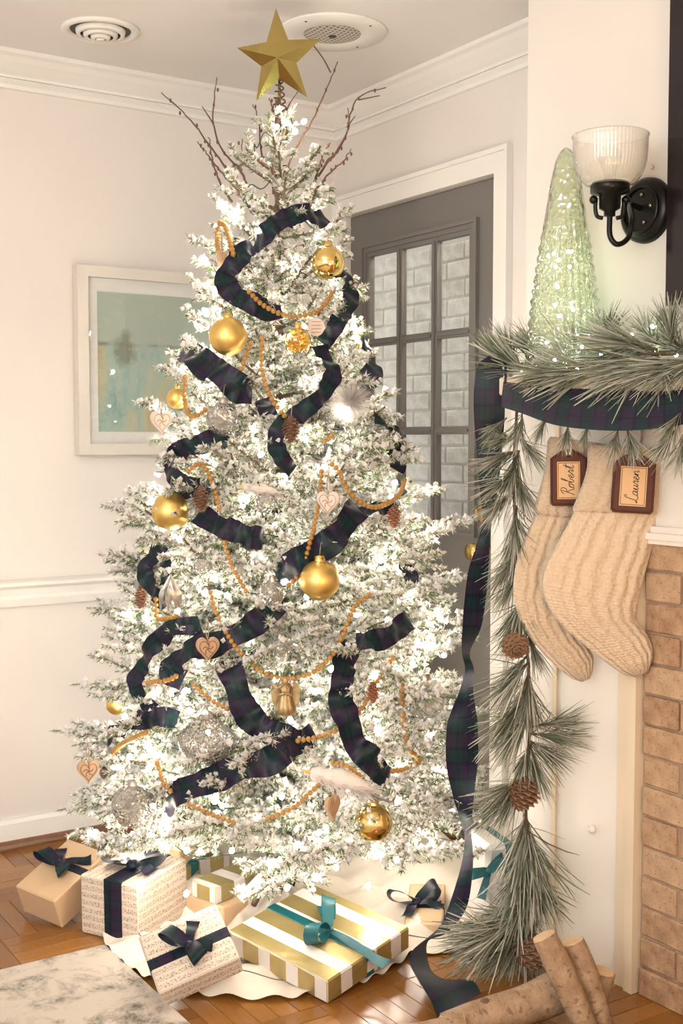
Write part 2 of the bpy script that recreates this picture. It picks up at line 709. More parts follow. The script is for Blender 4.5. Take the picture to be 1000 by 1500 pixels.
def music_mat():
    n = NT('sheet_music')
    uv = n.coord('UV')
    s = n.sep(uv)
    per = n.math('FRACT', n.math('DIVIDE', s[1], .019))
    inst_ = n.math('LESS_THAN', per, .56)
    line = n.math('LESS_THAN', n.math('FRACT', n.math('MULTIPLY', per, 8.9)), .26)
    lines = n.math('MULTIPLY', n.math('MULTIPLY', line, inst_), .42)
    mp = n.node('ShaderNodeMapping')
    mp.inputs['Scale'].default_value = (260, 330, 1)
    n.link(uv, mp.inputs['Vector'])
    nt = n.ramp(n.noise(1.0, 1, mp.outputs[0]), [(.575, 0.0), (.60, 1.0)])
    mp2 = n.node('ShaderNodeMapping')
    mp2.inputs['Scale'].default_value = (420, 26, 1)
    n.link(uv, mp2.inputs['Vector'])
    st = n.ramp(n.noise(1.0, 1, mp2.outputs[0]), [(.66, 0.0), (.69, 1.0)])
    near = n.math('LESS_THAN', n.math('ABSOLUTE', n.math('SUBTRACT', per, .28)), .42)
    ink = n.math('MULTIPLY', n.math('MAXIMUM', nt, st), near)
    f = n.math('MAXIMUM', lines, n.math('MULTIPLY', ink, .8))
    paper = n.mix(n.noise(12, 3, n.coord('Object')), (.66, .54, .43), (.74, .63, .52))
    n.p(Base_Color=n.mix(f, paper, (.10, .06, .04)), Roughness=.7)


music_mat()


def stripe_mat(name, period, frac, off=0.0, axis=0):
    n = NT(name)
    s = n.sep(n.coord('UV'))
    m = n.math('FRACT', n.math('DIVIDE', n.math('ADD', s[axis], off), period))
    w = n.math('LESS_THAN', m, frac)
    co = n.coord('Object')
    f = n.noise(26, 3, co)
    gold = n.mix(f, (.40, .31, .12), (.55, .45, .20))
    c = n.mix(w, gold, (.76, .70, .66))
    n.p(Base_Color=c, Roughness=n.math('ADD', n.math('MULTIPLY', w, .2), .36), Metallic=n.math('MULTIPLY', n.math('SUBTRACT', 1.0, w), .55))
    n.bump(n.noise(22, 2, co), .25, .01)


stripe_mat('striped_wrap', .088, .42, .10, 0)
stripe_mat('striped_wrap_small', .085, .45, .55, 0)


def painting_mat():
    n = NT('abstract_painting')
    s = n.sep(n.coord('Generated'))
    co = n.coord('Object')
    sky = n.mix(n.noise(7, 5, co), (.34, .44, .39), (.48, .53, .42))
    mp = n.node('ShaderNodeMapping')
    mp.inputs['Scale'].default_value = (16, 16, 5)
    n.link(co, mp.inputs['Vector'])
    dr = n.noise(1, 6, mp.outputs[0], .65)
    low = n.ramp(dr, [(.28, (.22, .36, .36)), (.45, (.36, .48, .42)), (.60, (.48, .48, .32)), (.72, (.50, .34, .15)), (.85, (.40, .47, .45))])
    wob = n.math('MULTIPLY', n.math('SUBTRACT', n.noise(18, 5, co), .5), .16)
    h = n.ramp(n.math('ADD', s[2], n.math('MULTIPLY', wob, .35)), [(.605, 0.0), (.64, 1.0)])
    c = n.mix(h, low, sky)
    d = n.math('ABSOLUTE', n.math('SUBTRACT', n.math('ADD', s[2], n.math('MULTIPLY', wob, .2)), .63))
    hz = n.math('MULTIPLY', n.ramp(d, [(.0, 1.0), (.022, 0.0)]), n.ramp(n.noise(13, 5, co), [(.40, 0.0), (.62, 1.0)]))
    c = n.mix(n.math('MULTIPLY', hz, .8), c, (.15, .17, .10))
    dx = n.math('ADD', n.math('ABSOLUTE', n.math('SUBTRACT', s[0], .13)), n.math('MULTIPLY', n.math('ABSOLUTE', n.math('SUBTRACT', s[2], .58)), .35))
    blob = n.ramp(n.math('ADD', dx, wob), [(.02, 1.0), (.075, 0.0)])
    c = n.mix(n.math('MULTIPLY', blob, .75), c, (.15, .16, .10))
    spk = n.ramp(n.noise(60, 6, co, .7), [(.56, 0.0), (.70, 1.0)])
    c = n.mix(n.math('MULTIPLY', spk, .45), c, (.62, .58, .44))
    n.p(Base_Color=c, Roughness=.6)


painting_mat()


def knit_mat():
    n = NT('cable_knit')
    s = n.sep(n.coord('UV'))
    u, v = s[0], s[1]
    cab = n.math('SINE', n.math('ADD', n.math('MULTIPLY', u, 44.0), n.math('MULTIPLY', n.math('SINE', n.math('MULTIPLY', v, 60.0)), .5)))
    st = n.math('SINE', n.math('MULTIPLY', v, 420.0))
    h = n.math('ADD', n.math('MULTIPLY', cab, .45), n.math('MULTIPLY', st, .10))
    f = n.noise(130, 3, n.coord('Object'))
    h = n.math('ADD', h, f)
    n.p(Base_Color=n.mix(f, (.62, .455, .305), (.72, .565, .405)), Roughness=.95)
    n.b.inputs['Sheen Weight'].default_value = .3
    n.bump(h, .8, .006)


knit_mat()


def birch_mat():
    n = NT('birch_bark')
    uv = n.coord('UV')
    mp = n.node('ShaderNodeMapping')
    mp.inputs['Scale'].default_value = (90, 1.8, 1)
    n.link(uv, mp.inputs['Vector'])
    len_ = n.ramp(n.noise(1, 3, mp.outputs[0]), [(.56, 0.0), (.64, 1.0)])
    b = n.ramp(n.noise(22, 7, n.coord('Object'), .7), [(.30, 0.0), (.70, 1.0)])
    c = n.mix(b, (.25, .145, .078), (.48, .335, .21))
    c = n.mix(n.math('MULTIPLY', len_, .7), c, (.16, .085, .05))
    n.p(Base_Color=c, Roughness=.7)
    n.bump(b, .5, .008)


birch_mat()
plain('carving', (.24, .13, .07), .7)
plain('bristle', (.72, .66, .60), .7)

# ================================================================== the room
CEIL = 2.36
DY0, DY1, DZ = -0.062, -0.862, 2.0        # door opening on the wall x = 0
BX, BY = -0.27, -1.29                      # chimney breast face and its edge


def struct(name, mb, mat, parent=None, smooth=False, label=None):
    o = mb.build(name, M_(mat), parent, smooth)
    if parent is None:
        o['kind'] = 'structure'
    return o


struct('ceiling', MB().box((-5.2, -6.0, CEIL), (.12, .12, CEIL + .1)), 'ceiling_paint')
struct('wall_left', MB().box((-5.2, 0, -.05), (.12, .12, CEIL)), 'wall_paint')
wr = MB()
wr.box((0, DY0, 0), (.12, 0, CEIL)).box((0, DY1, DZ), (.12, DY0, CEIL)).box((0, -6.0, 0), (.12, DY1, CEIL))
struct('wall_right', wr, 'wall_paint')
struct('wall_chimney', MB().box((BX, -3.6, 0), (-.0005, BY, CEIL)), 'wall_paint')

# floor: sub-base, parquet planks as pieces
fl = struct('floor', MB().box((-5.2, -6.0, -.06), (.12, .12, -.012)), 'shoe_wood')
BL, NS = .24, 5
pw = BL / NS
pmesh = {}
for ori in (0, 1):
    d = (BL - .0012, pw - .0012, .012) if ori == 0 else (pw - .0012, BL - .0012, .012)
    pmesh[ori] = MB().obox((0, 0, -.006), d, np.eye(3), .0009).mesh('plank', M_('parquet_plank'), False)
field = MB()
rows = []
for i in range(-22, 1):
    for j in range(-25, 1):
        cx, cy = (i - .5) * BL + .03, (j - .5) * BL + .06
        p = proj((cx, cy, 0))
        dpt = (V(cx, cy, 0) - CAM) @ FV
        vis = dpt > 1.5 and -60 < p[0] < 1010 and p[1] < 1570 and cx < 0 and cy < 0
        hid = (cx < -1.36 and cy < -1.02)
        rows.append((cx, cy, (i + j) % 2, vis and not hid))
cnt = 0
for cx, cy, ori, vis in rows:
    for k in range(NS):
        o_ = (k - (NS - 1) / 2) * pw
        x, y = (cx, cy + o_) if ori == 0 else (cx + o_, cy)
        if vis and cnt < 300:
            inst('plank', pmesh[ori], fl, Matrix.Translation((x, y, RNG.uniform(-.0006, 0))))
            cnt += 1
        else:
            d = (BL - .0012, pw - .0012, .012) if ori == 0 else (pw - .0012, BL - .0012, .012)
            field.obox((x, y, -.006), d)
fo = struct('plank_field', field, 'parquet_field', fl)
fo['kind'] = 'stuff'

# crown moulding: cove at the ceiling, frieze strip and picture rail
def moulding(name, prof, mat, legs):
    """prof: (out from wall, z); legs: list of ('left'|'right', a, b)"""
    m = MB()
    for side, a, b in legs:
        for i in range(len(prof)):
            (o0, z0), (o1, z1) = prof[i], prof[(i + 1) % len(prof)]
            if side == 'left':
                q = [(a, -o0, z0), (b - (o0 if b == 0 else 0), -o0, z0), (b - (o1 if b == 0 else 0), -o1, z1), (a, -o1, z1)]
            else:
                q = [(-o0, a - (o0 if a == 0 else 0), z0), (-o0, b, z0), (-o1, b, z1), (-o1, a - (o1 if a == 0 else 0), z1)]
            m.add(q, [[0, 1, 2, 3]])
    return struct(name, m, mat)


legs = [('left', -5.2, 0), ('right', 0, BY)]
moulding('trim_1', [(0, CEIL), (.088, CEIL), (.088, CEIL - .012), (.074, CEIL - .018), (.060, CEIL - .030), (.034, CEIL - .048), (.020, CEIL - .056), (.020, CEIL - .064), (0, CEIL - .064)], 'trim_paint', legs)
moulding('trim_2', [(0, 2.300), (.010, 2.300), (.020, 2.294), (.024, 2.286), (.014, 2.278), (.010, 2.268), (0, 2.266)], 'trim_paint', legs)
moulding('trim_3', [(0, .815), (.012, .815), (.026, .808), (.028, .798), (.018, .788), (.014, .768), (.018, .758), (.012, .735), (0, .733)], 'trim_paint', [('left', -5.2, 0)])
moulding('baseboard_left', [(0, .086), (.008, .086), (.014, .074), (.016, .02), (.016, -.012), (0, -.012)], 'trim_paint', [('left', -5.2, 0)])
moulding('trim_4', [(0.016, .024), (.022, .023), (.030, .016), (.034, .006), (.034, 0), (.016, 0)], 'shoe_wood', [('left', -5.2, 0)])

# door casing and door
cs = MB()
for y0, y1, z0, z1 in ((0.0, DY0, 0, DZ + .066), (DY1, DY1 - .062, 0, DZ + .066), (DY0, DY1, DZ, DZ + .066)):
    cs.box((-.016, y1, z0), (0, y0, z1))
cs.box((-.0245, DY1 - .066, 0), (-.0005, DY1 - .052, DZ + .07))
cs.box((-.024, DY1 - .0519, DZ + .056), (-.0005, -.0005, DZ + .0695))
struct('trim_5', cs, 'trim_paint')
door = thing('door_1', None, None, (.02, (DY0 + DY1) / 2, 0), kind='structure')
GY = [(-.185, -.343), (-.372, -.530), (-.559, -.717)]
GZ = [(1.575, 1.852), (1.278, 1.550), (.985, 1.253)]
gy0, gy1, gz0, gz1 = GY[0][0], GY[2][1], GZ[2][0], GZ[0][1]
dx0, dx1 = .018, .036
dm = MB()
dm.box((dx0, gy0, .01), (dx1, DY0 - .004, DZ - .003)).box((dx0, DY1 + .004, .01), (dx1, gy1, DZ - .003))
dm.box((dx0, gy1, gz1), (dx1, gy0, DZ - .003)).box((dx0, gy1, .01), (dx1, gy0, gz0))
struct('door_leaf', dm, 'door_paint', door)
mo = MB()
for w_, in_, x_ in ((.042, .030, .004), (.030, .014, .010), (.0145, .0, .014)):
    y0, y1, z0, z1 = gy0 + w_, gy1 - w_, gz0 - w_, gz1 + w_
    Y0, Y1, Z0, Z1 = gy0 + in_, gy1 - in_, gz0 - in_, gz1 + in_
    mo.box((x_, Y0, z0), (dx0, y0, z1)).box((x_, y1, z0), (dx0, Y1, z1)).box((x_, Y1, Z1), (dx0, Y0, z1)).box((x_, Y1, z0), (dx0, Y0, Z0))
struct('glazing_moulding', mo, 'door_paint', door)
for k in range(2):
    ya, yb = GY[k][1], GY[k + 1][0]
    m = MB().box((.014, yb, gz0), (.034, ya, gz1))
    m.box((.008, yb + .009, gz0), (.0145, ya - .009, gz1))
    struct('muntin', m, 'door_paint', door)
for k in range(2):
    for c in range(3):
        m = MB().box((.016, GY[c][1], GZ[k + 1][1]), (.034, GY[c][0], GZ[k][0]))
        m.box((.010, GY[c][1], GZ[k + 1][1] + .008), (.0165, GY[c][0], GZ[k][0] - .008))
        struct('muntin', m, 'door_paint', door)
for c in range(3):
    for r in range(3):
        struct('pane', MB().box((.0255, GY[c][1], GZ[r][0]), (.028, GY[c][0], GZ[r][1])), 'pane_glass', door)
RX = np.array([[0, 0, -1], [0, 1, 0], [1, 0, 0]], float)   # lathe z -> -x (out of the door)
kn = MB().lathe([(0.0, 0), (.030, 0), (.031, .006), (.012, .010), (.010, .030), (.022, .036), (.027, .048), (.024, .060), (.0, .064)], (.018, -.795, .905), 24, RX)
o = kn.build('door_knob', M_('brass'), door)
o['label'] = 'round brass door knob'
db = MB().lathe([(0.0, 0), (.030, 0), (.030, .010), (.022, .016), (.0, .017)], (.018, -.795, 1.018), 24, RX)
db.box((-.018, -.800, 1.003), (.004, -.790, 1.033))
db.build('deadbolt', M_('brass'), door)['label'] = 'brass deadbolt with thumb turn'

# painted brick wall outside, seen through the panes
ew = struct('wall_outside', MB().box((.494, -2.0, -.1), (.6, .9, 2.6)), 'ext_mortar')
bm_w = MB().obox((0, 0, 0), (.05, .200, .062), np.eye(3), .005).mesh('brick', M_('brick_white'), False)
for i in range(17):
    for j in range(8):
        inst('brick', bm_w, ew, Matrix.Translation((.512 + RNG.uniform(-.002, .002), .62 - (j + (i % 2) * .5) * .206, .84 + i * .068)) @ Matrix.Rotation(RNG.uniform(-.006, .006), 4, 'X'))
struct('ground_outside', MB().box((.12, -2.0, -.16), (2.0, 1.2, -.1)), 'ext_ground')

# ------------------------------------------------------------------ fireplace
SX = -0.300
MZ = 1.381
fs = thing('fireplace_surround', 'cream painted wooden fireplace surround left of the brick firebox', 'fireplace', (BX, -1.6, 0))
sb = MB().box((SX, -1.712, 0), (BX, -1.437, 1.32)).box((SX, -3.4, 1.03), (BX, -1.712, 1.32))
sb.build('board', M_('surround_paint'), fs, False)
se = MB().box((SX - .006, -1.452, 0), (BX, -1.437, 1.30))
se.build('edge_strip', M_('casing_paint'), fs, False)
ca = MB().box((SX - .018, -1.715, 0), (BX, -1.690, 1.05)).box((SX - .010, -1.692, 0), (BX, -1.655, 1.05))
ca.build('opening_casing', M_('casing_paint'), fs, False)
tc = MB().box((SX - .016, -3.4, 1.012), (BX, -1.700, 1.022)).box((SX - .022, -3.4, 1.022), (BX, -1.690, 1.036)).box((SX - .012, -3.4, 1.036), (BX, -1.690, 1.05))
tc.build('lintel_moulding', M_('surround_paint'), fs, False)
pg = MB().ball((SX - .006, -1.575, .335), .010, 12, 8)
pg.build('peg', M_('surround_paint'), fs)
mt = thing('mantel_shelf', 'pale wooden mantel shelf under the lit pine garland', 'mantel', (-.36, -2.2, 1.30))
MB().obox(((-.45 + BX) / 2, -2.4, MZ - .021), (.45 + BX, 2.0, .042), np.eye(3), .004).build('shelf', M_('casing_paint'), mt, False)
MB().box((-.41, -3.4, 1.305), (BX, -1.425, MZ - .042)).box((-.37, -3.4, 1.275), (BX, -1.433, 1.305)).build('bed_moulding', M_('surround_paint'), mt, False)
hb = thing('wall_brick', None, None, (SX, -2.0, 0), kind='structure')
MB().box((BX - .021, -2.6, 0), (BX, -1.712, 1.014)).build('mortar_bed', M_('mortar'), hb, False)
bm_f = MB().obox((0, 0, 0), (.030, .204, .0635), np.eye(3), .004).mesh('brick', M_('brick_clay'), False)
bm_h = MB().obox((0, 0, 0), (.030, .098, .0635), np.eye(3), .004).mesh('brick', M_('brick_clay'), False)
for i in range(15):
    z = .030 + i * .0682
    ys = -1.714
    seq = [1, 0, 0] if i % 2 else [0, 0, 0]
    for h in seq:
        L = .098 if h else .204
        if z < 1.0:
            inst('brick', bm_h if h else bm_f, hb, Matrix.Translation((BX - .014 + RNG.uniform(-.003, .003), ys - L / 2 - .006, z)) @ Matrix.Rotation(RNG.uniform(-.012, .012), 4, 'X') @ Matrix.Rotation(RNG.uniform(-.02, .02), 4, 'Z'))
        ys -= L + .006

# ------------------------------------------------------------------ things on walls and ceiling
pf = thing('framed_picture', 'abstract sea-green painting in a white and silver frame behind the tree', 'picture', (-.55, -.02, 1.19))
px0, px1, pz0, pz1 = -.957, -.12, 1.190, 1.768
fr = MB()
for a, b, c, d in ((px0, px0 + .034, pz0, pz1), (px1 - .034, px1, pz0, pz1), (px0 + .034, px1 - .034, pz0, pz0 + .034), (px0 + .034, px1 - .034, pz1 - .034, pz1)):
    fr.box((a, -.042, c), (b, -.002, d))
fr.build('frame', M_('frame_silver'), pf, False)
MB().box((px0 + .03, -.026, pz0 + .03), (px1 - .03, -.020, pz1 - .03)).build('mat_board', M_('mat_board'), pf, False)
MB().box((px0 + .068, -.029, pz0 + .072), (px1 - .068, -.026, pz1 - .076)).build('painting', M_('abstract_painting'), pf, False)
MB().box((px0 + .034, -.034, pz0 + .034), (px1 - .034, -.0325, pz1 - .034)).build('glass', M_('picture_glass'), pf, False)

va = thing('ceiling_vent', 'round white ceiling air vent with dark slots', 'vent', (-1.005, -.37, CEIL))
RZ = np.diag([1, -1, -1.0])
MB().lathe([(.082, 0), (.108, 0), (.106, .006), (.092, .010), (.084, .004), (.082, 0)], (-1.005, -.37, CEIL), 40, RZ).build('rim', M_('trim_paint'), va)
MB().lathe([(0.0, .001), (.083, .001)], (-1.005, -.37, CEIL), 40, RZ).build('throat', M_('vent_dark'), va)
for r_, z_ in ((.066, .012), (.046, .018), (.026, .024)):
    MB().lathe([(r_ + .002, z_ - .010), (r_, z_), (r_ - .010, z_ + .004), (r_ - .012, z_ + .001), (r_ - .004, z_ - .004), (r_ + .002, z_ - .010)], (-1.005, -.37, CEIL), 36, RZ).build('louvre_ring', M_('trim_paint'), va)
MB().lathe([(.012, .014), (.012, .028), (0, .029)], (-1.005, -.37, CEIL), 20, RZ).build('hub', M_('trim_paint'), va)
sc_ = V(-.462, -.702, CEIL)
sp = thing('ceiling_speaker', 'round white ceiling speaker with perforated grille behind the star', 'speaker', sc_)
MB().lathe([(.078, .006), (.084, .010), (.150, .006), (.153, 0), (.078, 0)], sc_, 48, RZ).build('rim', M_('trim_paint'), sp)


def grille():
    n = NT('speaker_grille')
    mp = n.coord('Object', (230, 230, 230))
    s = n.sep(mp)
    d = n.math('ADD', n.math('POWER', n.math('SINE', s[0]), 2.0), n.math('POWER', n.math('SINE', s[1]), 2.0))
    n.p(Base_Color=n.mix(n.math('GREATER_THAN', d, 1.25), (.60, .55, .49), (.16, .13, .11)), Roughness=.5)


grille()
MB().lathe([(0.0, .012), (.05, .011), (.079, .007)], sc_, 40, RZ).build('grille', M_('speaker_grille'), sp)
MB().lathe([(0.0, .0145), (.010, .0145), (.011, .0115)], sc_, 16, RZ).build('badge', M_('vent_dark'), sp)
for k in range(4):
    a = k * math.pi / 2 + .4
    MB().lathe([(0.0, .0095), (.003, .009), (.0035, .007)], sc_ + V(.125 * math.cos(a), .125 * math.sin(a), 0), 8, RZ).build('screw', M_('vent_dark'), sp)

tv = thing('television', 'black flat television at the right edge above the mantel', 'television', (-.31, -2.4, 1.5))
MB().box((-.335, -3.05, 1.515), (-.285, -1.797, 2.25)).build('casing', M_('tv_black'), tv, False)
MB().box((-.337, -3.03, 1.535), (-.335, -1.815, 2.235)).build('screen', M_('tv_black'), tv, False)
MB().box((-.285, -2.6, 1.7), (BX, -2.2, 2.0)).build('bracket', M_('black_metal'), tv, False)

# wall sconce
pl_c = onpl(943, 308, 0, BX - .012)
scn = thing('wall_sconce', 'black metal wall sconce with ribbed clear glass shade', 'sconce', (BX, pl_c[1], pl_c[2]))
MB().lathe([(0.0, .012), (.050, .012), (.062, .008), (.070, .0), (.071, -.012)], (BX - .012, pl_c[1], pl_c[2]), 40, RX).build('backplate', M_('black_metal'), scn)
MB().lathe([(0.046, .016), (.052, .016), (.053, .010), (.046, .010)], (BX - .012, pl_c[1], pl_c[2]), 40, RX).build('backplate_ring', M_('black_metal'), scn)
for k in range(5):
    a = k * 2 * math.pi / 5 + .5
    MB().ball((BX - .026, pl_c[1] + .032 * math.cos(a), pl_c[2] + .032 * math.sin(a)), .0045, 10, 6).build('screw', M_('screw_metal'), scn)
sd = 2.50
cup = at(898, 282, sd)
mp_ = sd / FPX
j0 = V(BX - .02, pl_c[1], pl_c[2] + .002)
arm = [j0, j0 + V(-.035, .0, .004), at(925, 322, sd + .02), at(920, 348, sd + .01), at(904, 358, sd), at(893, 345, sd), at(893, 312, sd)]
MB().tube(spline(arm, 40), .0058, 10).build('arm', M_('black_metal'), scn)
cb = at(893, 277, sd)
cb0 = V(cb[0], cb[1], cb[2])
MB().lathe([(0, -.058), (.012, -.056), (.012, -.046), (.022, -.040), (.023, -.012), (.040, -.008), (.041, .010), (.038, .013), (0, .013)], cb0, 32).build('socket_cup', M_('black_metal'), scn)
yk = MB()
for s_ in (-1, 1):
    yk.tube(spline([cb0 + RT * s_ * .014 + V(0, 0, -.060), cb0 + RT * s_ * .026 + V(0, 0, -.056), cb0 + RT * s_ * .030 + V(0, 0, -.040), cb0 + RT * s_ * .029 + V(0, 0, -.018)], 12), .0045, 8)
    yk.ball(cb0 + RT * s_ * .034 + V(0, 0, -.022), .009, 12, 8)
yk.build('yoke', M_('black_metal'), scn)
sh = [(.036, .008), (.050, .012), (.064, .024), (.074, .042), (.079, .065), (.081, .095), (.081, .118), (.084, .123), (.082, .126), (.079, .120), (.078, .095), (.076, .066), (.071, .045), (.060, .028), (.046, .016)]
sh = [(r * (.94 if z > .02 else 1), z * .88) for r, z in sh]
MB().lathe(sh, cb0, 180, np.eye(3), lambda a: 1 + .016 * (np.cos(a * 60))).build('glass_shade', M_('ribbed_glass'), scn)
MB().lathe([(0, .010), (.011, .012), (.012, .030), (.024, .060), (.022, .080), (0, .090)], cb0, 20).build('light_bulb', M_('clear_glass'), scn)
MB().ball(onpl(954, 245, 0, BX - .004), .005, 10, 6).build('wall_peg', M_('surround_paint'), scn)

# ================================================================== the tree
AX = at(408, 700, 3.10)
AX[2] = 0
RZT = [(0.0, .20), (.10, .36), (.16, .43), (.24, .45), (.42, .44), (.60, .41), (.78, .385), (.96, .36), (1.14, .32), (1.32, .27), (1.50, .225), (1.68, .175), (1.86, .12), (2.0, .075), (2.10, .035), (2.16, .012), (2.4, .01)]
_zz, _rr = np.array(RZT).T


def RAD(z):
    return float(np.interp(z, _zz, _rr))


def on_tree(px, py, off=0.0):
    r = ray(px, py)
    best = (9, None)
    for d in np.arange(2.3, 3.5, .004):
        p = CAM + r * d
        g = math.hypot(p[0] - AX[0], p[1] - AX[1]) - RAD(p[2])
        if g <= 0:
            return p - r * off
        if g < best[0]:
            best = (g, p)
    return best[1] - r * off


def outward(p):
    return nrm(V(p[0] - AX[0], p[1] - AX[1], .18))


def needles(mb, P, D, L, Wd, col):
    """P,D (N,3); thin tapering triangles"""
    N = len(P)
    rnd = RNG.normal(size=(N, 3))
    side = np.cross(D, rnd)
    side /= np.linalg.norm(side, axis=1)[:, None] + 1e-9
    L = np.asarray(L).reshape(-1, 1)
    v = np.stack([P - side * Wd / 2, P + side * Wd / 2, P + D * L], 1).reshape(-1, 3)
    f = np.arange(3 * N).reshape(N, 3)
    mb.add(v, f, None, np.repeat(col, 3, 0))


GREENS = np.array([(.06, .14, .035), (.11, .21, .06), (.18, .29, .12), (.26, .34, .18)])


def twig(mb, A, B, flock=.71, dens=1050, nl=.0195):
    ln = np.linalg.norm(B - A)
    ax = nrm(B - A)
    N = max(10, int(ln * dens))
    t = RNG.uniform(0, 1, N)
    P = A + (B - A) * t[:, None]
    rd = RNG.normal(size=(N, 3))
    rd -= (rd @ ax)[:, None] * ax
    rd /= np.linalg.norm(rd, axis=1)[:, None] + 1e-9
    lean = RNG.uniform(.35, .9, N)[:, None]
    D = ax * lean + rd * np.sqrt(1 - np.minimum(lean, .95) ** 2)
    D /= np.linalg.norm(D, axis=1)[:, None]
    L = nl * RNG.uniform(.65, 1.15, N) * np.clip(1.15 - .35 * t, .5, 1)
    up = rd[:, 2]
    w = RNG.uniform(0, 1, N) < (flock + .28 * up)
    col = np.where(w[:, None], RNG.uniform(.74, .90, (N, 1)) * np.array([1, .968, .92]), GREENS[RNG.integers(0, 4, N)])
    needles(mb, P, D, L, .0042, col)
    mb.tube([A, B], [.0040, .0026], 4, False, (.42, .38, .30))
    # lumps of flocking sitting along the twig
    K = int(ln * 170 * flock)
    for _ in range(K):
        q = A + (B - A) * RNG.uniform(.05, 1) + V(*RNG.normal(0, .0045, 3)) + V(0, 0, .004)
        r = RNG.uniform(.0035, .0095)
        o8 = np.array([(1, 0, 0), (-1, 0, 0), (0, 1, 0), (0, -1, 0), (0, 0, 1), (0, 0, -1)], float) * RNG.uniform(.6, 1.25, (6, 1)) * r
        mb.add(q + o8, [[0, 2, 4], [2, 1, 4], [1, 3, 4], [3, 0, 4], [2, 0, 5], [1, 2, 5], [3, 1, 5], [0, 3, 5]], None, (.89, .865, .825))


def branch_mesh(L, k):
    mb = MB()
    n = 10
    s = np.linspace(0, 1, n)
    Y = .05 * L * np.sin(s * 3 + k)
    Z = -.10 * L * np.sin(s * math.pi * .8) + .05 * L * s ** 3
    path = np.stack([s * L, Y, Z], 1)
    mb.tube(path, np.linspace(.006, .003, n), 5, True, (.20, .14, .09))
    f = lambda t: V(np.interp(t, s, path[:, 0]), np.interp(t, s, path[:, 1]), np.interp(t, s, path[:, 2]))
    ts = max(.25, 1 - .20 / L)
    prev = f(max(.12, 1 - .30 / L))
    for t in np.linspace(max(.15, 1 - .30 / L), 1, 5)[1:]:
        c = f(t)
        twig(mb, prev, c)
        prev = c
    m = max(4, int(L / .042))
    for i in range(m):
        t = .18 + .78 * (i + .5) / m
        if t * L < .05:
            continue
        a = f(t)
        sd = 1 if i % 2 else -1
        ang = R_(RNG.uniform(34, 60)) * sd
        l = min(.135, max(.055, (.36 * (1 - t) + .20) * L)) * RNG.uniform(.8, 1.15)
        dz = RNG.uniform(-.25, .38)
        d = nrm(V(math.cos(ang), math.sin(ang), dz))
        b = a + d * l
        twig(mb, a + d * .006, b)
        if l > .08:
            for q in (-1, 1):
                aa = a + d * l * RNG.uniform(.35, .6)
                d2 = nrm(V(math.cos(ang + q * .75), math.sin(ang + q * .75), dz + RNG.uniform(-.2, .3)))
                twig(mb, aa, aa + d2 * l * .48)
    return mb.mesh('branch', M_('flocked'), False)


tree = thing('christmas_tree', 'slim flocked white Christmas tree with plaid ribbon and warm lights in the corner', 'tree', (AX[0], AX[1], 0))
MB().tube([AX + V(0, 0, .03), AX + V(.003, 0, 1.0), AX + V(0, 0, 2.10)], [.022, .016, .006], 10).build('trunk', M_('trunk_bark'), tree)
st = MB()
for k in range(4):
    a = k * math.pi / 2 + .5
    e = V(math.cos(a), math.sin(a), 0)
    st.tube([AX + V(0, 0, .12) + e * .03, AX + e * .10 + V(0, 0, .07), AX + e * .13 + V(0, 0, .05)], .008, 8)
st.lathe([(.026, .06), (.036, .06), (.036, .20), (.026, .20)], AX, 16)
st.build('stand', M_('stand_metal'), tree)
LENS = [.09, .15, .21, .27, .34, .41, .48]
BM = {L: [branch_mesh(L, k) for k in range(3)] for L in LENS}
tocam = nrm(V(CAM[0] - AX[0], CAM[1] - AX[1], 0))
lv = []
z = .32
while z < 2.02:
    lv.append(z)
    z += .062 if z < 1.6 else .046
NB = 0
for i, z in enumerate(lv):
    Rr = RAD(z)
    n = max(5, int(round(2 * math.pi * Rr / .125)))
    ph = i * 2.39996
    for k in range(n):
        a = ph + 2 * math.pi * k / n + RNG.uniform(-.12, .12)
        d = V(math.cos(a), math.sin(a), 0)
        face = d @ tocam
        if face < -.25 and (k + i) % 3:
            continue
        el = R_(np.interp(z, [.15, .8, 1.6, 2.05], [-2, 8, 22, 42]) + RNG.uniform(-9, 9))
        Lw = max(.07, (Rr + .02) * RNG.choice([.66, .8, .92, 1.0, 1.08]) * RNG.uniform(.96, 1.04)) / max(.75, math.cos(el))
        Lq = min(LENS, key=lambda q: abs(q - Lw))
        me = BM[Lq][int(RNG.integers(0, 3))]
        zt = z + RNG.uniform(-.02, .02)
        b = AX + V(0, 0, zt - Lw * math.sin(el))
        if b[2] < .28:
            b[2] = .28
        inst('branch', me, tree, frame_m(b + d * .008, d * math.cos(el) + V(0, 0, math.sin(el)), scale=min(1.15, Lw / Lq), roll=RNG.uniform(-.5, .5)))
        NB += 1
# single branches that stand out of the outline
for x, y in [(488, 330), (536, 478), (552, 598), (600, 655), (630, 714), (662, 756), (655, 838), (665, 925), (662, 1000), (642, 1090), (682, 1236), (286, 345), (292, 378), (244, 533), (216, 582), (166, 812), (194, 746), (178, 905), (160, 1004), (120, 1072), (132, 1222), (140, 1190), (440, 1285), (640, 1040), (690, 1170)]:
    tp = at(x, y, 3.06 + RNG.uniform(-.08, .04)) if not 200 < x < 560 or y < 600 else on_tree(x, y, .02)
    el = R_(np.interp(tp[2], [.15, .8, 1.6, 2.05], [0, 10, 20, 30]))
    hd = math.hypot(tp[0] - AX[0], tp[1] - AX[1])
    b = AX + V(0, 0, max(.22, tp[2] - hd * math.tan(el)))
    Lw = np.linalg.norm(tp - b)
    Lq = min(LENS, key=lambda q: abs(q - Lw))
    inst('branch', BM[Lq][int(RNG.integers(0, 3))], tree, frame_m(b, tp - b, scale=Lw / Lq))
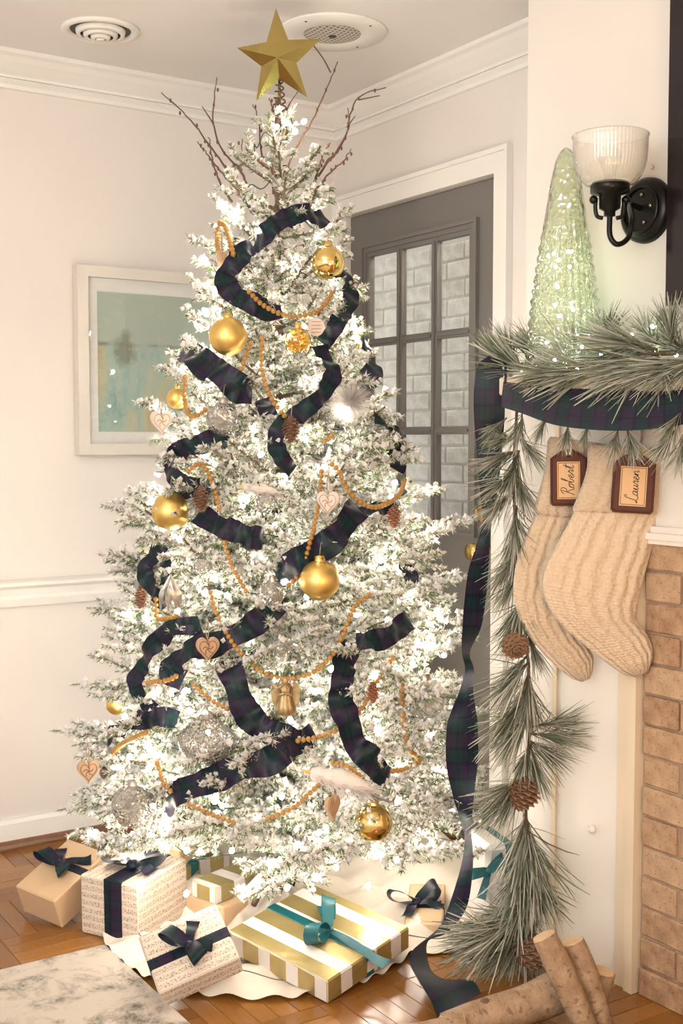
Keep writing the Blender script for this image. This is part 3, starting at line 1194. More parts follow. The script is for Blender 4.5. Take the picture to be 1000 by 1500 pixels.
# leader at the very top
for k in range(4):
    a = k * 1.7
    inst('branch', BM[.09][k % 3], tree, frame_m(AX + V(0, 0, 1.955 + k * .010), V(math.cos(a) * .35, math.sin(a) * .35, 1), scale=.95))
print('branches', NB)

# string of lights
sl = thing('string_lights', 'warm white string of lights wound round the flocked tree', 'lights', (AX[0], AX[1], .1))
def ico(r, sz=1.0):
    g = (1 + 5 ** .5) / 2
    v = np.array([(-1, g, 0), (1, g, 0), (-1, -g, 0), (1, -g, 0), (0, -1, g), (0, 1, g), (0, -1, -g), (0, 1, -g), (g, 0, -1), (g, 0, 1), (-g, 0, -1), (-g, 0, 1)]) / 1.902 * r * np.array([1, 1, sz])
    f = [(0, 11, 5), (0, 5, 1), (0, 1, 7), (0, 7, 10), (0, 10, 11), (1, 5, 9), (5, 11, 4), (11, 10, 2), (10, 7, 6), (7, 1, 8), (3, 9, 4), (3, 4, 2), (3, 2, 6), (3, 6, 8), (3, 8, 9), (4, 9, 5), (2, 4, 11), (6, 2, 10), (8, 6, 7), (9, 8, 1)]
    return MB().add(v, [list(q) for q in f])


bulb_me = ico(.0068, 1.35).mesh('bulb', M_('bulb_glow'), True)
wire, nb = [], 0
bulbs = []
NBULB = 384
for k in range(NBULB):
    u = k / (NBULB - 1)
    z = .17 + 1.90 * (1 - math.sqrt(1 - u * .985))
    z = min(z, 2.08)
    bulbs.append((z, k * 2.39996 * 1.0))
bulbs.sort()
turn = 0
pts = []
for k, (z, a) in enumerate(bulbs):
    if V(math.cos(a), math.sin(a), 0) @ tocam < -.55:
        continue
    rr = RAD(z) * RNG.uniform(.62, .98)
    if k % 4 == 0:
        rr = RAD(z) * RNG.uniform(.98, 1.05)
    pts.append(AX + V(rr * math.cos(a), rr * math.sin(a), z + RNG.uniform(-.02, .02)))
for q in ((628, 716), (655, 842), (633, 782), (600, 868), (297, 422), (240, 776), (262, 790), (300, 1045), (300, 868), (190, 1108), (135, 1222), (672, 1180), (664, 1196), (420, 180), (432, 192), (405, 186), (330, 300), (345, 312), (445, 178), (518, 478), (395, 1265), (245, 1210), (650, 960), (640, 895), (236, 602), (300, 380), (505, 440)):
    pts.append(on_tree(*q, .02))
for p in pts:
    f = inst('bulb', bulb_me, sl, Matrix.Translation(p) @ Euler((RNG.uniform(-1, 1), RNG.uniform(-1, 1), 0)).to_matrix().to_4x4())
wp = []
for k in range(900):
    u = k / 899
    z = .17 + 1.88 * u
    a = u * 2 * math.pi * 15
    r = RAD(z) * .72
    wp.append(AX + V(r * math.cos(a), r * math.sin(a), z + .012 * math.sin(k * .7)))
MB().tube(wp, .0016, 4, False).build('cord', M_('wire_green'), sl)

# star topper
stc = at(406, 84, 3.05)
rt_ = nrm(RT * .995 + V(0, 0, -.02))
upv = nrm(UV_ - .02 * RT)
nf = -nrm(np.cross(rt_, upv)) * -1
nf = nrm(CAM - stc)
star = thing('star_topper', 'faceted gold five pointed star on top of the tree', 'star', stc - V(0, 0, .12))
sm = MB()
tip = [(404, 12), (470, 57), (450, 143), (375, 148), (347, 70)]
tips = [at(x, y, 3.05) for x, y in tip]
inn = []
for k in range(5):
    m_ = (tips[k] + tips[(k + 1) % 5]) / 2
    inn.append(stc + (m_ - stc) * .52)
fc, bc = stc + nf * .034, stc - nf * .034
for k in range(5):
    t_, a_, b_ = tips[k], inn[k], inn[k - 1]
    for c_, rev in ((fc, 0), (bc, 1)):
        for q in ((t_, a_, c_), (b_, t_, c_)):
            q = q if rev else q[::-1]
            sm.add(q, [[0, 1, 2]])
sm.build('star', M_('gold_star'), star, False)
cw = []
for k in range(90):
    a = k / 90 * 2 * math.pi * 7
    z = -.045 - k / 90 * .115
    r = .006 + .016 * k / 90
    cw.append(stc + V(0, 0, z) + V(.006, 0, 0) + V(r * math.cos(a), r * math.sin(a), 0))
MB().tube(cw, .0022, 5).build('wire_coil', M_('stand_metal'), star)
MB().tube([stc + V(.006, 0, -.02), stc + V(.006, 0, -.19)], .004, 6).build('stem', M_('gold_star'), star)

# bare twigs round the top
TW = [([(236, 136), (272, 168), (304, 208), (332, 248), (356, 285)], [((262, 158), (250, 148))], 'longest bare brown twig reaching far left of the tree top'),
      ([(289, 208), (306, 230), (324, 252), (348, 278)], [], 'short bare twig below the longest one on the left of the tree top'),
      ([(304, 200), (312, 236), (324, 272), (340, 296)], [], 'lowest bare twig on the left of the tree top'),
      ([(318, 114), (314, 148), (314, 188), (328, 224), (348, 244), (362, 268)], [((296, 156), (304, 168), (313, 182))], 'upright forked bare twig between star and left wall'),
      ([(354, 204), (354, 236), (346, 258), (350, 285)], [], 'tiny straight bare twig left of the tree leader'),
      ([(370, 152), (378, 176), (382, 220), (394, 260), (404, 290)], [((402, 232), (392, 252))], 'bare twig rising just left of the tree leader under the star'),
      ([(395, 142), (399, 168), (399, 224), (400, 285)], [], 'thin upright bare twig touching the star stem'),
      ([(494, 90), (480, 124), (460, 172), (436, 212), (416, 256), (402, 305)], [((452, 58), (472, 84), (484, 106)), ((436, 134), (424, 152), (416, 172))], 'long forked bare twig rising right of the star'),
      ([(565, 128), (532, 138), (516, 158), (508, 192), (492, 224), (472, 248), (452, 290)], [((556, 140), (526, 146)), ((520, 170), (508, 186))], 'curved bare twig reaching farthest right of the tree top'),
      ([(514, 218), (502, 236), (480, 256), (456, 285)], [], 'lowest bare twig on the right of the tree top'),
      ([(484, 210), (472, 228), (464, 256), (450, 292)], [], 'short bare twig nearest the leader on the right side'),
      ([(510, 158), (510, 188), (496, 220), (476, 240), (448, 296)], [], 'straight bare twig inside the right hand bunch')]
for k, (pp, subs, lab) in enumerate(TW):
    dd = 3.02 + .05 * (k % 3)
    w = thing('bare_twig', lab, 'twig', at(*pp[-1], dd), 'bare twigs around the tree top')
    P = spline([at(x, y, dd + .02 * math.sin(i)) for i, (x, y) in enumerate(pp)], 24)
    P = P + RNG.normal(0, .0012, P.shape)
    MB().tube(P, np.linspace(.0012, .0034, 24), 6).build('stem', M_('twig_bark'), w)
    for sbp in subs:
        MB().tube(spline([at(x, y, dd) for x, y in sbp], 8), np.linspace(.0012, .0022, 8), 5).build('side_shoot', M_('twig_bark'), w)
    bd = MB()
    # swollen buds along the twig
    for i in range(2, 20, 3):
        bd.ball(P[i] + V(*RNG.normal(0, .003, 3)), .0034, 6, 4, (1, 1, 1.6))
    bd.build('buds', M_('twig_bark'), w)['kind'] = 'stuff'


# ------------------------------------------------------------------ plaid ribbon on the tree
def tree_ribbon(pp, wpx, label, off=.02, twist=0.0, ripple=.006):
    off += .030
    base = np.array([on_tree(x, y, off * (1 - .9 * abs(2 * i / (len(pp) - 1) - 1) ** 5)) for i, (x, y) in enumerate(pp)])
    n = max(18, 9 * len(pp))
    P = spline(base, n)
    for _ in range(2):
        P[1:-1] = (P[:-2] + 2 * P[1:-1] + P[2:]) / 4
    dist = np.linalg.norm(P - CAM, axis=1).mean()
    T = np.gradient(P, axis=0)
    Wd = []
    for i in range(n):
        t = nrm(T[i])
        w = np.cross(t, nrm(outward(P[i]) + .9 * nrm(CAM - P[i])))
        nn = np.cross(w, t)
        a = twist * math.sin(i / n * math.pi * 2) + .15 * math.sin(i * .9)
        Wd.append(nrm(w) * math.cos(a) + nrm(nn) * math.sin(a))
    fl2 = random.random() * 6
    sl_ = np.concatenate([[0], np.cumsum(np.linalg.norm(np.diff(P, axis=0), axis=1))])
    for i in range(n):
        P[i] += outward(P[i]) * .006 * math.sin(sl_[i] * 62 + fl2) + V(0, 0, .004) * math.sin(sl_[i] * 40 + fl2)
    wid = wpx * dist / FPX * (1 - .12 * np.abs(np.linspace(-1, 1, n)) ** 6) * (1 + .12 * np.sin(np.linspace(0, 5 + len(pp) * 2, n) + wpx))
    m = MB().strip(P, Wd, wid, 9, ripple * .9, random.random(), 48)
    o = m.build('plaid_ribbon', M_('plaid'))
    return tag(o, label, 'ribbon', 'plaid ribbon wound through the tree')


tree_ribbon([(474, 322), (462, 314), (440, 314), (415, 322), (392, 338), (372, 356)], 30, 'topmost plaid ribbon arching over the narrow tree top', .02)
tree_ribbon([(372, 366), (348, 378), (332, 396), (334, 420), (352, 440), (382, 448), (412, 456)], 30, 'curl of plaid ribbon left of the shiny gold ball near the top', .02, .3)
tree_ribbon([(486, 398), (508, 406), (514, 430), (506, 455), (490, 478), (474, 500)], 27, 'plaid ribbon curving down beside the grey door near the top', .03, .4)
tree_ribbon([(468, 508), (482, 530), (486, 556), (470, 582), (446, 598), (420, 616), (404, 642), (412, 668), (428, 692)], 27, 'S shaped plaid ribbon passing the dark pinecone', .025, .5)
tree_ribbon([(270, 512), (290, 524), (318, 546), (344, 562), (370, 578)], 40, 'wide plaid ribbon below the upper left matte gold ball', .04, .2)
tree_ribbon([(528, 505), (542, 516), (546, 540), (538, 562), (530, 572)], 30, 'plaid ribbon fold overlapping the upper door panes', .03, .2)
tree_ribbon([(386, 582), (390, 596), (396, 612)], 26, 'short plaid ribbon scrap beside the hanging bead strand', .015)
tree_ribbon([(334, 654), (306, 648), (278, 652), (256, 668), (250, 690), (266, 708), (292, 716), (306, 712)], 30, 'curled plaid ribbon hooked above the left matte gold ball', .03, .5)
tree_ribbon([(290, 756), (312, 764), (338, 776), (362, 786), (386, 792)], 32, 'plaid ribbon sloping right below the left hand pinecones', .02, .2)
tree_ribbon([(526, 738), (512, 762), (486, 790), (452, 814), (426, 828), (406, 848)], 38, 'broad plaid ribbon above the central matte gold ball', .03, .15)
tree_ribbon([(412, 880), (398, 896), (372, 916), (340, 932), (306, 945), (276, 956), (254, 970), (250, 988), (268, 998)], 34, 'long plaid ribbon behind the carved heart in the middle', .025, .2)
tree_ribbon([(254, 792), (232, 804), (216, 824), (216, 850), (228, 872), (246, 886)], 24, 'crescent of plaid ribbon on the left edge near hanging pinecone', .03, .4)
tree_ribbon([(292, 912), (262, 918), (236, 934), (214, 960), (202, 990), (204, 1018), (222, 1038)], 26, 'plaid ribbon cascade on the left above the lower ribbon', .03, .3)
tree_ribbon([(154, 1086), (174, 1068), (200, 1056), (232, 1050), (258, 1056)], 26, 'lowest left plaid ribbon above the carved heart at the tree edge', .03, .3)
tree_ribbon([(332, 962), (342, 996), (356, 1032), (378, 1062), (404, 1080), (436, 1086), (460, 1076)], 38, 'plaid ribbon falling beside the gold figurine', .035, .2)
tree_ribbon([(240, 1178), (266, 1160), (304, 1142), (344, 1130), (386, 1116), (420, 1098), (446, 1086)], 38, 'bottom plaid ribbon sweeping over the lowest bead swag', .045, .15)
tree_ribbon([(602, 898), (590, 918), (566, 932), (540, 940), (520, 944)], 30, 'plaid ribbon on the right beside the glass icicle', .03, .2)
tree_ribbon([(516, 946), (506, 966), (499, 1000), (502, 1036), (514, 1072), (532, 1104), (556, 1130), (572, 1140)], 36, 'tall plaid ribbon curve at lower right of the tree', .04, .2)
tree_ribbon([(546, 612), (564, 620), (578, 642), (582, 668), (578, 690)], 26, 'plaid ribbon arch overlapping the lower door panes', .02, .4)
tree_ribbon([(590, 706), (584, 726), (566, 742), (546, 748), (528, 752)], 18, 'plaid ribbon passing behind the right bead swag', .0, .3)
tree_ribbon([(240, 815), (245, 835), (236, 850)], 20, 'small plaid ribbon loop inside the left crescent', .01, .2)
tree_ribbon([(585, 825), (600, 835), (598, 868)], 20, 'small plaid ribbon end between right hand branch tips', .0, .3)


# ------------------------------------------------------------------ bead garland strands
def beads(pp, label, rpx=3.9, off=.062):
    base = np.array([on_tree(x, y, off) for x, y in pp])
    P = spline(base, 160)
    for _ in range(4):
        P[1:-1] = (P[:-2] + 2 * P[1:-1] + P[2:]) / 4
    seg = np.concatenate([[0], np.cumsum(np.linalg.norm(np.diff(P, axis=0), axis=1))])
    d = np.linalg.norm(P - CAM, axis=1).mean()
    r = rpx * d / FPX
    root = thing('bead_garland', label, 'bead garland', P[len(P) // 2], 'wooden bead garland on the tree')
    m = MB()
    s = 0
    while s < seg[-1]:
        p = V(*[np.interp(s, seg, P[:, q]) for q in range(3)])
        m.ball(p, r, 8, 6)
        s += r * 2.02
    o = m.build('beads', M_('bead_wood'), root)
    o['kind'] = 'stuff'
    MB().tube(P[::4], .0010, 4, False).build('thread', M_('string'), root)


beads([(322, 326), (330, 332), (337, 356), (343, 378)], 'short wooden bead strand hanging by the thin upper left heart')
beads([(322, 328), (318, 345), (320, 372)], 'tiny wooden bead end at the upper left branch tip')
beads([(365, 428), (384, 446), (412, 460), (440, 463), (464, 456), (480, 440), (491, 420)], 'topmost gold bead swag below the shiny ball')
beads([(354, 540), (360, 522), (368, 500)], 'short bead strand right of the upper matte gold ball')
beads([(384, 496), (382, 530), (388, 562), (400, 588), (417, 610)], 'bead strand falling down to the dark pinecone')
beads([(271, 552), (270, 586), (280, 610), (302, 600)], 'bead strand over the small dark gold ball on the left')
beads([(276, 690), (290, 680), (304, 690), (313, 715), (322, 746)], 'bead strand over the pinecone above the left gold ball')
beads([(328, 795), (341, 832), (360, 866)], 'bead strand left of the clear glass ball')
beads([(308, 868), (318, 900), (345, 948), (384, 984), (420, 994), (460, 984), (490, 955), (506, 920), (522, 885), (546, 868)], 'longest bead swag across the middle of the tree')
beads([(486, 680), (496, 690), (506, 712), (522, 732), (546, 743), (570, 736), (586, 722), (593, 702)], 'bead swag on the right above the hanging pinecone')
beads([(471, 690), (466, 738), (455, 790), (440, 838), (422, 858)], 'long bead strand running down beside the central heart')
beads([(284, 1004), (310, 1026), (346, 1044)], 'bead strand left of the falling plaid ribbon')
beads([(158, 1110), (182, 1088), (216, 1072)], 'bead strand beside the lowest left heart')
beads([(436, 1085), (465, 1080), (496, 1068), (528, 1040), (546, 1008), (576, 962)], 'bead strand rising behind the tall right ribbon')
beads([(588, 994), (590, 1046), (598, 1096), (616, 1112), (592, 1126), (574, 1130)], 'bead strand hooked at the far right lower tips', 4.2)
beads([(278, 1178), (308, 1192), (346, 1206)], 'lowest bead strand below the bottom ribbon at left')
beads([(392, 1200), (430, 1182), (462, 1154), (476, 1140)], 'lowest bead strand rising to the feathered bird')
beads([(486, 1118), (508, 1122), (534, 1142)], 'short bead strand across the feathered bird')
beads([(216, 1000), (246, 996), (262, 988)], 'small bead strand crossing the left ribbon cascade')
beads([(230, 1118), (240, 1148), (254, 1162)], 'small bead strand above the bottom ribbon end')
beads([(228, 878), (230, 904), (246, 906), (262, 900)], 'small bead strand under the silver leaf ornament')
beads([(486, 638), (478, 645), (468, 648)], 'tiny bead strand between ribbon and bristle ball')


# ------------------------------------------------------------------ ornaments
def hook(root, p, h=.03, mat='screw_metal'):
    MB().tube(spline([p, p + V(.002, 0, h * .6), p + V(.006, .002, h), p + V(.010, .002, h * .8)], 10), .0008, 4).build('hook', M_(mat), root)


def ball_ornament(px, py, rpx, mat, label, group=None, off=.03, cap='brass', sc=(1, 1, 1), inner=None):
    off += .02
    p = on_tree(px, py, off)
    r = rpx * np.linalg.norm(p - CAM) / FPX
    p = p - nrm(ray(px, py)) * r * .2
    root = thing('ball_ornament', label, 'ornament', p - V(0, 0, r), group)
    MB().ball(p, r, 40, 24, sc).build('ball', M_(mat), root)
    MB().lathe([(r * .02, .012), (r * .26, .010), (r * .28, 0), (r * .30, -.004)], p + V(0, 0, r * sc[2] * .985), 16).build('cap', M_(cap), root)
    hook(root, p + V(0, 0, r * sc[2] + .010))
    if inner:
        m = MB()
        for _ in range(46):
            a = RNG.normal(size=3)
            q = p + nrm(a) * r * RNG.uniform(.1, .75)
            e = nrm(RNG.normal(size=3)) * r * .3
            f = nrm(np.cross(e, RNG.normal(size=3))) * r * .08
            m.add([q - e - f, q + e - f, q + e + f, q - e + f], [[0, 1, 2, 3]])
        m.build('filling', M_(inner), root)['kind'] = 'stuff'
    return root


gb = 'gold balls on the tree'
ball_ornament(480, 385, 24.5, 'gold_shiny', 'mirror shiny gold ball high on the right beside the door', gb, .05)
ball_ornament(334, 493, 27.5, 'gold_matte', 'matte gold ball above the wide ribbon at upper left', gb, .05)
ball_ornament(436, 499, 19, 'gold_glass', 'small see-through gold glass ball near the top centre', gb, .05, inner='gold_shiny')
ball_ornament(250, 749, 27.5, 'gold_matte', 'matte gold ball at the left edge below the curled ribbon', gb, .04)
ball_ornament(468, 850, 29.5, 'gold_matte', 'largest matte gold ball in the centre of the tree', gb, .05)
ball_ornament(547, 1205, 27, 'gold_shiny', 'shiny antique gold ball hanging lowest above the tree skirt', gb, .06)
ball_ornament(259, 584, 15, 'gold_matte', 'small dull gold ball above the pale heart on the left', gb, .02)
ball_ornament(171, 1032, 15, 'gold_matte', 'small gold ball at the far left above the lowest left ribbon', gb, .0)
ball_ornament(209, 818, 9, 'silver_old', 'tiny silver ball on the left branch tip by the chair rail', None, .02)
ball_ornament(523, 522, 13, 'clear_glass', 'small clear ball right of the small gold glass ball', None, .02)
cg = 'clear glass balls on the tree'
ball_ornament(327, 614, 25, 'glitter_glass', 'clear glittered glass ball right of the pale heart', cg, .03, 'silver_old', inner='silver_old')
ball_ornament(399, 868, 18.5, 'clear_glass', 'clear glass ball left of the largest matte gold ball', cg, .06, 'silver_old', inner='silver_old')
ball_ornament(196, 1180, 31, 'glitter_glass', 'textured clear glass ball above the kraft gift', cg, .07, 'silver_old', inner='silver_old')
ball_ornament(622, 1023, 30, 'clear_glass', 'clear ball filled with foil shreds at the right edge', cg, .07, 'silver_old', inner='silver_old')
ball_ornament(390, 735, 16, 'glitter_glass', 'small frosted ball in the middle of the tree', cg, .0, 'silver_old')
ball_ornament(297, 828, 14, 'glitter_glass', 'small frosted ball right of the left ribbon crescent', cg, .01, 'silver_old')
ball_ornament(410, 950, 15, 'clear_glass', 'faint clear ball inside the longest bead swag', cg, .03, 'silver_old')

# teardrop
p = on_tree(303, 1085, .05)
k_ = np.linalg.norm(p - CAM) / FPX
td = thing('teardrop_ornament', 'large clear faceted teardrop ornament left of the falling ribbon', 'ornament', p - V(0, 0, 36 * k_))
prof = [(0.001, -36), (14, -33), (28, -24), (38, -10), (42, 2), (38, 12), (27, 22), (14, 34), (6, 44), (3, 50), (.001, 51)]
MB().lathe([(a * k_, b * k_) for a, b in prof], p, 40, np.eye(3), lambda a: 1 + .03 * np.cos(a * 20)).build('body', M_('glitter_glass'), td)
ins = MB()
for _ in range(150):
    a = RNG.uniform(0, 6.28)
    zz_ = RNG.uniform(-26, 12)
    rr_ = RNG.uniform(10, 34) * math.sqrt(max(.1, 1 - (zz_ / 36) ** 2))
    q = p + V(rr_ * math.cos(a), rr_ * math.sin(a), zz_) * k_
    ins.ball(q, 1.6 * k_, 5, 4)
ins.build('beading', M_('bead_silver'), td)['kind'] = 'stuff'
MB().lathe([(.001, 0), (4 * k_, 0), (4 * k_, 6 * k_), (.001, 7 * k_)], p + V(0, 0, 49 * k_), 10).build('cap', M_('silver_old'), td)
hook(td, p + V(0, 0, 55 * k_))


def heart_ornament(px, py, hpx, mat, label, turn=0.0, off=.09, carve=True, tilt=0.0, cord=.05):
    p = on_tree(px, py, off)
    k = np.linalg.norm(p - CAM) / FPX
    s = hpx * k / 2
    ez = nrm(CAM - p)
    ez = nrm(V(ez[0], ez[1], 0))
    ez = V(ez[0] * math.cos(turn) - ez[1] * math.sin(turn), ez[0] * math.sin(turn) + ez[1] * math.cos(turn), 0)
    ex = np.cross(V(0, 0, 1), ez)
    ey = V(0, 0, 1) * math.cos(tilt) + ex * math.sin(tilt)
    ex = ex * math.cos(tilt) - V(0, 0, 1) * math.sin(tilt)
    hp = []
    for i in range(36):
        t = i / 36 * 2 * math.pi
        hp.append((16 * math.sin(t) ** 3 / 17 * s * .95, (13 * math.cos(t) - 5 * math.cos(2 * t) - 2 * math.cos(3 * t) - math.cos(4 * t) + 2.5) / 15 * s))
    root = thing('heart_ornament', label, 'ornament', p - V(0, 0, s), 'wooden hearts on the tree')
    th = .010
    m = MB()
    m.prism(hp, p - ez * th / 2, ex, ey, ez, th)
    m.prism([(x * .9, y * .9) for x, y in hp], p + ez * th / 2, ex, ey, ez, .0025)
    m.build('heart', M_(mat), root, True, 30)
    if carve:
        c = MB()
        loop = [p + ez * (th / 2 + .003) + ex * x * .74 + ey * y * .74 for x, y in hp]
        c.tube(loop + [loop[0]], .0010, 4, False)
        for a in range(5):
            an = a * 2 * math.pi / 5
            q = p + ez * (th / 2 + .003) + ey * s * .1
            c.tube(spline([q, q + (ex * math.cos(an) + ey * math.sin(an)) * s * .25 + ey * s * .05, q + (ex * math.cos(an + .5) + ey * math.sin(an + .5)) * s * .42], 6), .0011, 4)
        c.build('carving', M_('carving' if mat == 'heart_wood' else 'heart_wood'), root)
    top = p + ey * s * .72
    MB().tube(spline([top, top + V(0, 0, cord * .5) + ex * .003, top + V(0, 0, cord)], 8), .0011, 4).build('cord', M_('string'), root)
    MB().tube(spline([top, top + V(0, 0, cord * .5) - ex * .004, top + V(0, 0, cord)], 8), .0011, 4).build('cord', M_('string'), root)


heart_ornament(236, 620, 36, 'heart_pale', 'pale wooden heart hanging in front of the framed picture', .35, .15)
heart_ornament(481, 738, 38, 'heart_pale', 'pink-toned wooden heart above the broad central ribbon', -.3)
heart_ornament(304, 952, 38, 'heart_wood', 'brown carved heart on the long middle ribbon', .2)
heart_ornament(129, 1131, 34, 'heart_wood', 'carved wooden heart hanging at the lowest left tip', .2, .17)
heart_ornament(486, 1184, 36, 'heart_wood', 'wooden heart turned sideways left of the lowest gold ball', 1.0, .06, False, .1)
heart_ornament(325, 385, 34, 'heart_wood', 'thin sideways heart at the upper left edge of the tree', 1.25, .04, False, 0)
# disc with burnt writing lines
p = on_tree(463, 479, .05)
k_ = np.linalg.norm(p - CAM) / FPX
wd = thing('wooden_disc', 'small round wooden disc ornament right of the gold glass ball', 'ornament', p - V(0, 0, .02))
ezd = nrm(CAM - p)
exd = nrm(np.cross(V(0, 0, 1), ezd))
eyd = np.cross(ezd, exd)
MB().prism([(12 * k_ * math.cos(a), 13 * k_ * math.sin(a)) for a in np.linspace(0, 2 * math.pi, 24, endpoint=False)], p, exd, eyd, ezd, .005).build('disc', M_('heart_pale'), wd, False)
ml = MB()
for i in range(4):
    yy = (i - 1.5) * 5 * k_
    ml.obox(p + ezd * .0055 + eyd * yy, (14 * k_, 1.6 * k_, .0006), np.stack([exd, eyd, ezd], 1))
ml.build('burnt_lines', M_('heart_wood'), wd, False)['kind'] = 'stuff'


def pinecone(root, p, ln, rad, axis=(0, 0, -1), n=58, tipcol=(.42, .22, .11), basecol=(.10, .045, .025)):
    """p = the stalk end, grows along axis"""
    ax = nrm(axis)
    u = nrm(np.cross(ax, V(.3, .9, .1)))
    w = np.cross(ax, u)
    m = MB()
    core = MB().tube([p + ax * ln * t for t in np.linspace(0, .97, 8)], [rad * .55 * math.sin(math.pi * (.12 + .8 * t)) + .001 for t in np.linspace(0, 1, 8)], 8)
    core.build('core', M_('twig_bark'), root)
    for i in range(n):
        t = (i + .5) / n
        a = i * 2.39996
        r = rad * math.sin(math.pi * min(1, .16 + .82 * t)) ** .75
        d = u * math.cos(a) + w * math.sin(a)
        e = np.cross(ax, d)
        b = p + ax * ln * (.04 + .86 * t) + d * r * .35
        o = p + ax * ln * (.10 + .90 * t) + d * r
        hw = rad * .34 * (.6 + .6 * math.sin(math.pi * t))
        th = rad * .08
        mid = (b + o) / 2 + ax * rad * .04
        vs = [b, mid + e * hw, o, mid - e * hw, mid + ax * th * 1.6, o + ax * th]
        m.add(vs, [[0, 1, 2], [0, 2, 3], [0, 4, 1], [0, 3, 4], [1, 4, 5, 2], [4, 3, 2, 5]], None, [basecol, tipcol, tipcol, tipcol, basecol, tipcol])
    m.build('scales', M_('cone_scale'), root, False)['kind'] = 'stuff'


def cone_ornament(px, py, hpx, label, off=.06, wr=.33, tip=(.42, .20, .10)):
    p = on_tree(px, py - hpx / 2, off + .025)
    k = np.linalg.norm(p - CAM) / FPX
    root = thing('pinecone_ornament', label, 'pinecone', p - V(0, 0, hpx * k), 'pinecones hung on the tree')
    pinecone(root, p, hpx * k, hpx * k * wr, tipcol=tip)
    MB().tube(spline([p + V(0, 0, -.004), p + V(.002, 0, .02), p + V(-.001, 0, .042)], 8), .0009, 4).build('hanger', M_('string'), root)


cone_ornament(426, 629, 40, 'dark pinecone hanging at the end of a bead strand near centre', .07, .34, (.30, .15, .08))
cone_ornament(294, 731, 40, 'dark pinecone right of the left matte gold ball', .07, .32, (.30, .15, .08))
cone_ornament(577, 757, 34, 'reddish pinecone below the right bead swag in front of the door', .07, .34, (.55, .24, .13))
cone_ornament(206, 876, 34, 'reddish pinecone dangling off the left edge by the chair rail', .05, .30, (.50, .24, .14))
cone_ornament(546, 1015, 32, 'small red-brown pinecone beside the tall right ribbon', .07, .32, (.50, .20, .10))
cone_ornament(152, 1132, 18, 'tiny pinecone touching the lowest left heart', .03, .4, (.42, .22, .13))


def icicle(px, y0, y1, label, off=.05):
    a = on_tree(px, y0, off)
    k = np.linalg.norm(a - CAM) / FPX
    L = (y1 - y0) * k
    root = thing('icicle_ornament', label, 'ornament', a - V(0, 0, L), 'glass icicles on the tree')
    m = MB()
    for ph in (0, 2.09, 4.19):
        P = [a + V(0, 0, -L * t) + V(math.cos(t * 22 + ph), math.sin(t * 22 + ph), 0) * .0028 * (1 - t * .9) for t in np.linspace(0, 1, 60)]
        m.tube(P, [.0030 * (1 - .8 * t) for t in np.linspace(0, 1, 60)], 6)
    m.build('icicle', M_('clear_glass'), root)
    MB().ball(a, .005, 8, 6).build('cap', M_('silver_old'), root)
    hook(root, a + V(0, 0, .004), .02)


icicle(308, 425, 520, 'long twisted glass icicle left of the upper matte gold ball')
icicle(579, 845, 965, 'long twisted glass icicle at the right of the tree')
icicle(397, 405, 455, 'short glass icicle above the topmost bead swag')
icicle(243, 1010, 1060, 'short glass icicle by the left ribbon cascade')

# bristle ball, feathered birds, figurine, leaf cluster
p = on_tree(512, 590, .02)
k_ = np.linalg.norm(p - CAM) / FPX
bb = thing('bristle_ornament', 'fluffy pale bristle ball right of the S shaped ribbon', 'ornament', p - V(0, 0, .05))
m = MB()
N = 1500
D = RNG.normal(size=(N, 3))
D /= np.linalg.norm(D, axis=1)[:, None]
needles(m, p + D * .006, D, 36 * k_ * RNG.uniform(.75, 1.05, N), .0016, RNG.uniform(.5, .85, (N, 1)) * np.array([1, .94, .88]))
m.build('bristles', M_('flocked'), bb, False)['kind'] = 'stuff'
MB().ball(p, 9 * k_, 14, 10).build('core', M_('feather'), bb)


def bird(px, py, px2, py2, label, off=.07):
    """head at px,py, tail tip at px2,py2"""
    a, b = on_tree(px, py, off), on_tree(px2, py2, off)
    b = b + nrm(CAM - b) * max(0, (np.linalg.norm(b - CAM) - np.linalg.norm(a - CAM)) * .7)
    L = np.linalg.norm(b - a)
    ax = nrm(b - a)
    root = thing('bird_ornament', label, 'ornament', (a + b) / 2 - V(0, 0, .03), 'feathered birds clipped on the tree')
    prof = [(0, .002), (.03, .04), (.08, .062), (.13, .055), (.18, .062), (.28, .088), (.40, .078), (.52, .045), (.62, .02)]
    MB().tube([a + ax * L * t + V(0, 0, .05 * L * math.sin(t * 3)) for t, r in prof], [r * L for t, r in prof], 14).build('body', M_('feather'), root)
    MB().tube([a + ax * .02 * L, a - ax * .07 * L - V(0, 0, .01 * L)], [.022 * L, .002], 6).build('beak', M_('beak'), root)
    side = nrm(np.cross(ax, V(0, 0, 1)))
    for i in range(7):
        s_ = (i - 3) / 3
        t0 = a + ax * L * .50
        P = spline([t0, a + ax * L * .75 + side * s_ * .05 * L + V(0, 0, -.01 * L), b + side * s_ * .10 * L - ax * abs(s_) * .08 * L], 8)
        MB().strip(P, [side + V(0, 0, .3)] * 8, [.02 * L, .05 * L, .07 * L, .075 * L, .07 * L, .06 * L, .045 * L, .01 * L], 3).build('tail_feather', M_('feather'), root)
    fz = MB()
    N = 500
    t = RNG.uniform(.05, .6, N)
    dr = RNG.normal(size=(N, 3))
    dr /= np.linalg.norm(dr, axis=1)[:, None]
    P = a + ax * L * t[:, None] + dr * (np.interp(t, [q[0] for q in prof], [q[1] for q in prof]) * L * .85)[:, None]
    needles(fz, P, nrm(ax) * .8 + dr * .75, RNG.uniform(.05, .11, N) * L, .003, RNG.uniform(.65, .85, (N, 1)) * np.array([1, .93, .88]))
    fz.build('down', M_('flocked'), root, False)['kind'] = 'stuff'


bird(452, 1130, 606, 1186, 'white feathered bird with long tail above the lowest gold ball')
bird(355, 712, 440, 735, 'pale feathered bird nestled at the middle of the tree', .04)

